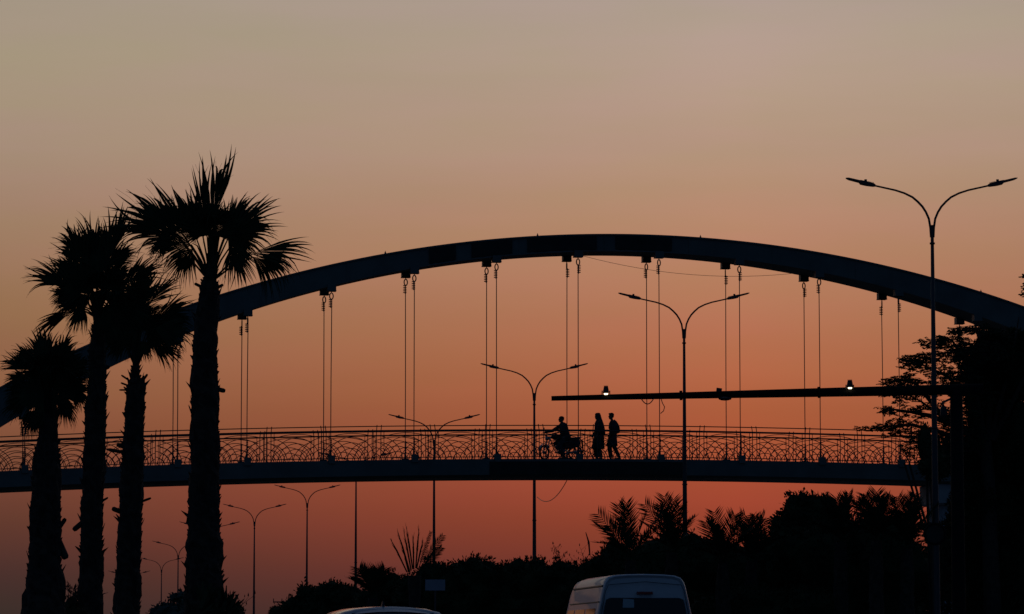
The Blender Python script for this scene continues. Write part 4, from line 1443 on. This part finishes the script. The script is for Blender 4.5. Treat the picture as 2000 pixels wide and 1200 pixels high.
# --- person with short hair, knee length tunic and a backpack, walking left
tp = at_bridge(1196, .35)
t = thing('person', 'short haired person in a knee length shirt striding left on the bridge with a backpack', 'person', tp, AB)
t.scale = (.98, 1.05, 1.045)
b = MB()
hc = V((-.045, 0, 1.62))
head(b, hc, f, .02)
limb(b, [V((.02, 0, 1.36)), V((-.03, 0, 1.53))], [.062, .054])
b.ball((.03, 0, 1.32), (.12, .20, .16), 16, 10)
b.ball((.025, 0, 1.12), (.11, .16, .20), 16, 10)
b.ball((.02, 0, .95), (.12, .165, .13), 16, 10)
legs = ((-1, V((.05, -.09, .52)), V((.245, -.09, .12))), (1, V((-.09, .09, .52)), V((-.05, .09, .09))))
for s_, kn, an in legs:
    limb(b, [V((.02, s_ * .09, .92)), kn, an], [.092, .062, .040])
    foot(b, an, f)
arms = ((-1, V((.04, -.20, 1.42)), V((.03, -.24, 1.14)), V((-.13, -.22, .93))), (1, V((.04, .20, 1.42)), V((.10, .24, 1.14)), V((.07, .23, .88))))
for s_, sh, el_, wr in arms:
    limb(b, [sh, el_, wr], [.055, .044, .030])
    hand(b, wr, (wr - el_) + V((0, 0, -.1)), V((0, -s_, 0)), V((-1, 0, 0)), .5)
remesh(b, 'body', 'skin', t)
k = MB()
rr = [ellring((.01, 0, 1.475), .07, .085), ellring((.02, 0, 1.43), .115, .20), ellring((.03, 0, 1.30), .15, .235, wob=.02), ellring((.03, 0, 1.12), .145, .205, wob=.03), ellring((.02, 0, .95), .155, .20, wob=.03, ph=2),
      ellring((.00, 0, .80), .175, .205, wob=.04, ph=2.5), ellring((-.01, 0, .66), .20, .215, wob=.05, ph=3), ellring((-.03, 0, .55), .235, .225, wob=.06, ph=3.2, tilt=-.02), ellring((-.03, 0, .555), .225, .215, wob=.06, ph=3.2, tilt=-.02)]
k.loft(rr)
for s_, sh, e, w_ in arms:
    k.tube([sh.lerp(V((sh.x, 0, sh.z)), .12), e, e.lerp(w_, .9)], [.082, .066, .052], 12)
k.build('shirt', 'cloth2', t, smooth=True)
k = MB()
for s_, kn, an in legs:
    k.loft([ellring(V((.02, s_ * .08, .88)), .12, .10), ellring(kn, .095, .088, wob=.03), ellring(kn.lerp(an, .6), .082, .076, wob=.04, ph=1), ellring(an + V((0, 0, .02)), .070, .066, wob=.03), ellring(an + V((0, 0, .025)), .06, .056)])
k.build('trousers', 'trouser', t, smooth=True)
k = MB()
k.ball(hc + V((.018, 0, .058)), (.104, .088, .082), 18, 12).ball(hc + V((.05, 0, .015)), (.062, .083, .075), 14, 10).ball(hc + V((-.055, 0, .093)), (.052, .062, .034), 14, 8)
remesh(k, 'hair', 'hair', t, .008, 1)
bp_ = thing('backpack', 'dark backpack on the short haired walker', 'backpack', tp, AB)
bp_.scale = (.98, 1.05, 1.045)
k = MB()
k.loft([[(x0, -w_, z), (x1, -w_ * .85, z), (x1, w_ * .85, z), (x0, w_, z)] for z, x0, x1, w_ in
        ((.99, .16, .22, .10), (1.01, .15, .265, .14), (1.09, .145, .285, .155), (1.20, .14, .27, .155), (1.31, .13, .235, .14), (1.39, .12, .19, .11), (1.41, .13, .16, .08))])
k.build('bag', 'bag', bp_)
for s_ in (-1, 1):
    MB().tube([V((.17, s_ * .10, 1.40)), V((.06, s_ * .125, 1.49)), V((-.09, s_ * .13, 1.38)), V((-.11, s_ * .15, 1.20)), V((.02, s_ * .215, 1.05)), V((.17, s_ * .12, 1.0))], .016, 6).build('strap', 'bag', bp_)

# --- motorcycle and rider
mp_ = at_bridge(1096, .30)
bike = thing('motorcycle', 'small motorcycle standing on the bridge with its front wheel turned', 'motorcycle', mp_, AB + R(4))


def mwheel(c, yaw, r=.29):
    rz = Matrix.Rotation(yaw, 3, 'Z')
    q = lambda p: V(c) + rz @ V(p)
    n = 30
    tt = MB().tube([q((r * .9 * cos(2 * pi * j / n), 0, r * .9 * sin(2 * pi * j / n))) for j in range(n)], .034, 8, closed=True)
    o = tt.build('wheel', 'rubber', bike, smooth=True)
    rm = MB().tube([q((r * .80 * cos(2 * pi * j / n), 0, r * .80 * sin(2 * pi * j / n))) for j in range(n)], .012, 6, closed=True)
    for j in range(18):
        a = 2 * pi * j / 18
        rm.tube([q((.03 * cos(a + .5), .02 * (1 if j % 2 else -1), .03 * sin(a + .5))), q((r * .8 * cos(a), 0, r * .8 * sin(a)))], .003, 3, cap=False)
    rm.tube([q((0, -.05, 0)), q((0, .05, 0))], .055, 12)
    rm.build('rim', 'chrome', o)
    return rz


FC, RC = (-.66, 0, .29), (.56, 0, .29)
fz = mwheel(FC, R(38))
mwheel(RC, 0)
qf = lambda p: V((-.50, 0, 0)) + fz @ (V(p) - V((-.50, 0, 0)))
FW = lambda x, y, z: V((-.66, 0, .29)) + fz @ V((x, y, z))
fk = MB()
for s_ in (-1, 1):
    fk.tube([FW(0, s_ * .07, 0), V((-.55, 0, .62)) + fz @ V((0, s_ * .07, 0)), V((-.46, 0, .90)) + fz @ V((0, s_ * .07, 0))], [.026, .024, .020], 8)
fk.build('fork', 'chrome', bike)
hb = MB()
for s_ in (-1, 1):
    c0 = V((-.44, 0, .95))
    hb.tube([c0, c0 + fz @ V((.01, s_ * .10, .07)), c0 + fz @ V((.05, s_ * .26, .10)), c0 + fz @ V((.11, s_ * .36, .09))], [.013, .013, .013, .018], 8)
    hb.tube([c0 + fz @ V((.03, s_ * .24, .10)), c0 + fz @ V((.0, s_ * .27, .24))], .006, 5)
    hb.ball(c0 + fz @ V((.0, s_ * .28, .28)), (.012, .055, .038), 10, 6)
hb.build('handlebar', 'plast', bike)
MB().ball((-.56, 0, .83), (.075, .085, .09), 14, 10).tube([(-.50, 0, .83), (-.42, 0, .86)], [.07, .03], 10).build('headlight', 'chrome', bike, smooth=True)
MB().box((-.45, 0, .99), (.09, .13, .05)).build('instrument', 'plast', bike)
for s_ in (-1, 1):
    MB().ball((-.53, s_ * .15, .80), (.03, .022, .022), 8, 6).ball((.72, s_ * .14, .66), (.03, .022, .022), 8, 6).build('indicator', 'amber', bike)
fe = MB()
for C0, a0, a1, m_ in ((FW(0, 0, 0), .15, 2.6, fz), (V(RC), .1, 2.75, Matrix.Identity(3))):
    for i in range(10):
        a, c_ = a0 + (a1 - a0) * i / 10, a0 + (a1 - a0) * (i + 1) / 10
        rr_ = .335
        fe.add([C0 + m_ @ V((-rr_ * cos(a_), s_ * .05, rr_ * sin(a_))) for a_ in (a, c_) for s_ in (-1, 1)], [(0, 1, 3, 2)])
fe.build('mudguard', 'chrome', bike)
MB().tube([(-.42, 0, .86), (-.10, 0, .80), (.15, 0, .76), (.62, 0, .72)], .022, 8).tube([(-.42, 0, .80), (-.30, 0, .45), (-.18, 0, .28), (.22, 0, .28), (.56, 0, .29)], .020, 8) \
    .tube([(.56, .10, .29), (.50, .11, .66)], .022, 8).tube([(.56, -.10, .29), (.50, -.11, .66)], .022, 8).tube([(.15, 0, .76), (.22, 0, .28)], .02, 8).build('frame', 'plast', bike)
k = MB()
k.loft([ellring((x, 0, .86), 0.001, .001, 12) if 0 else [(x, wy * cos(2 * pi * j / 14), zc + hz * sin(2 * pi * j / 14)) for j in range(14)] for x, wy, zc, hz in
        ((-.40, .04, .88, .04), (-.36, .10, .90, .085), (-.22, .135, .91, .115), (-.08, .12, .89, .10), (.0, .08, .86, .06))])
k.build('fuel_tank', 'tank', bike, smooth=True)
k = MB()
k.loft([[(x, wy * cos(2 * pi * j / 12), zc + hz * sin(2 * pi * j / 12)) for j in range(12)] for x, wy, zc, hz in
        ((-.05, .08, .83, .03), (.05, .12, .835, .05), (.35, .13, .835, .055), (.66, .12, .845, .05), (.74, .08, .85, .03))])
k.build('seat', 'plast', bike, smooth=True)
k = MB()
for z in range(7):
    k.box((-.16, 0, .44 + z * .022), (.13, .17, .008))
k.tube([(-.16, 0, .40), (-.16, 0, .58)], .045, 10).tube([(-.03, -.13, .33), (-.03, .13, .33)], .095, 14).tube([(.08, -.11, .37), (.08, .11, .37)], .08, 14).box((-.02, 0, .40), (.22, .15, .14))
k.build('engine', 'chrome', bike)
MB().tube([(-.20, -.09, .50), (-.28, -.11, .36), (-.10, -.13, .24), (.15, -.15, .26), (.30, -.16, .29), (.78, -.17, .36)], [.018, .018, .02, .035, .045, .04], 10).build('exhaust', 'chrome', bike, smooth=True)
MB().box((.72, 0, .72), (.07, .10, .07)).build('tail_light', 'red', bike)
k = MB()
for s_ in (-1, 1):
    k.tube([(.48, s_ * .13, .86), (.66, s_ * .13, .90), (.83, s_ * .12, .90)], .011, 6)
k.tube([(.83, -.12, .90), (.83, .12, .90)], .011, 6).tube([(.66, -.13, .90), (.66, .13, .90)], .009, 6).tube([(.75, -.13, .90), (.75, .13, .90)], .009, 6)
k.build('carrier', 'chrome', bike)
MB().loft([[(.80, -.09, .78), (.80, .09, .78), (.84, .09, .77), (.84, -.09, .77)], [(.87, -.07, .30), (.87, .07, .30), (.88, .07, .30), (.88, -.07, .30)]]).build('mud_flap', 'rubber', bike)
for s_ in (-1, 1):
    MB().loft([[(x, s_ * .12, z) for x, z in ((.06, .42), (.50, .46), (.74, .62), (.70, .82), (.04, .82))], [(x, s_ * .19, z) for x, z in ((.10, .48), (.46, .50), (.66, .64), (.64, .78), (.08, .78))]]).build('side_cover', 'tank', bike)
MB().tube([(-.02, -.24, .27), (-.02, .24, .27)], .014, 6).tube([(.05, -.14, .26), (.14, -.22, .02)], .012, 6).build('footrest', 'plast', bike)

t = thing('person', 'rider in a loose shirt sitting on the motorcycle, arms stretched to the handlebar', 'person', mp_, AB + R(4))
t.scale = (1.08, 1.05, 1.0)
b = MB()
hc = V((.005, 0, 1.565))
head(b, hc, V((-1, -.05, 0)), .05)
limb(b, [V((.07, 0, 1.34)), V((.02, 0, 1.48))], [.062, .055])
b.ball((.085, 0, 1.26), (.125, .20, .17), 16, 10)
b.ball((.12, 0, 1.08), (.12, .165, .18), 16, 10)
b.ball((.15, 0, .95), (.135, .17, .11), 16, 10)
rl = ((-1, V((-.10, -.24, .55)), V((.0, -.29, .11))), (1, V((-.16, .24, .68)), V((.0, .20, .36))))
for s_, kn, an in rl:
    limb(b, [V((.13, s_ * .10, .93)), kn, an], [.095, .064, .040])
    foot(b, an, V((-1, 0, 0)))
grips = [V((-.44, 0, .95)) + fz @ V((.10, s_ * .34, .095)) for s_ in (-1, 1)]
ra = []
for s_, g in zip((-1, 1), grips):
    sh = V((.06, s_ * .19, 1.36))
    wr = g + V((.06, 0, .045))
    el_ = sh.lerp(wr, .52) + V((.0, s_ * .06, -.07))
    ra.append((sh, el_, wr))
    limb(b, [sh, el_, wr], [.054, .043, .030])
    hand(b, wr, (g - wr) * 1.0 + V((-.12, 0, .0)), V((0, 0, -1)), V((0, -s_, 0)), .95)
remesh(b, 'body', 'skin', t)
k = MB()
k.loft([ellring((.055, 0, 1.455), .07, .085), ellring((.07, 0, 1.41), .12, .20), ellring((.09, 0, 1.28), .155, .235, wob=.02), ellring((.125, 0, 1.10), .165, .21, wob=.03), ellring((.15, 0, .95), .18, .22, wob=.04, ph=2),
        ellring((.15, 0, .86), .20, .235, wob=.05, ph=2.5), ellring((.14, 0, .70), .17, .245, wob=.07, ph=3), ellring((.14, 0, .705), .16, .235, wob=.07, ph=3)])
for sh, e, w_ in ra:
    k.tube([sh.lerp(V((sh.x, 0, sh.z)), .12), e, e.lerp(w_, .85)], [.080, .062, .048], 12)
k.build('shirt', 'cloth3', t, smooth=True)
k = MB()
for s_, kn, an in rl:
    k.loft([ellring(V((.13, s_ * .09, .90)), .13, .11), ellring(V((.03, s_ * .17, .75)), .12, .105, wob=.02), ellring(kn, .105, .095, wob=.03), ellring(kn.lerp(an, .6), .095, .085, wob=.04, ph=1), ellring(an + V((0, 0, .03)), .08, .075, wob=.03), ellring(an + V((0, 0, .035)), .07, .065)])
k.build('trousers', 'cloth3', t, smooth=True)
k = MB()
k.ball(hc + V((.012, 0, .055)), (.100, .083, .078), 18, 12).ball(hc + V((.045, 0, .010)), (.060, .080, .070), 14, 10)
remesh(k, 'hair', 'hair', t, .008, 1)
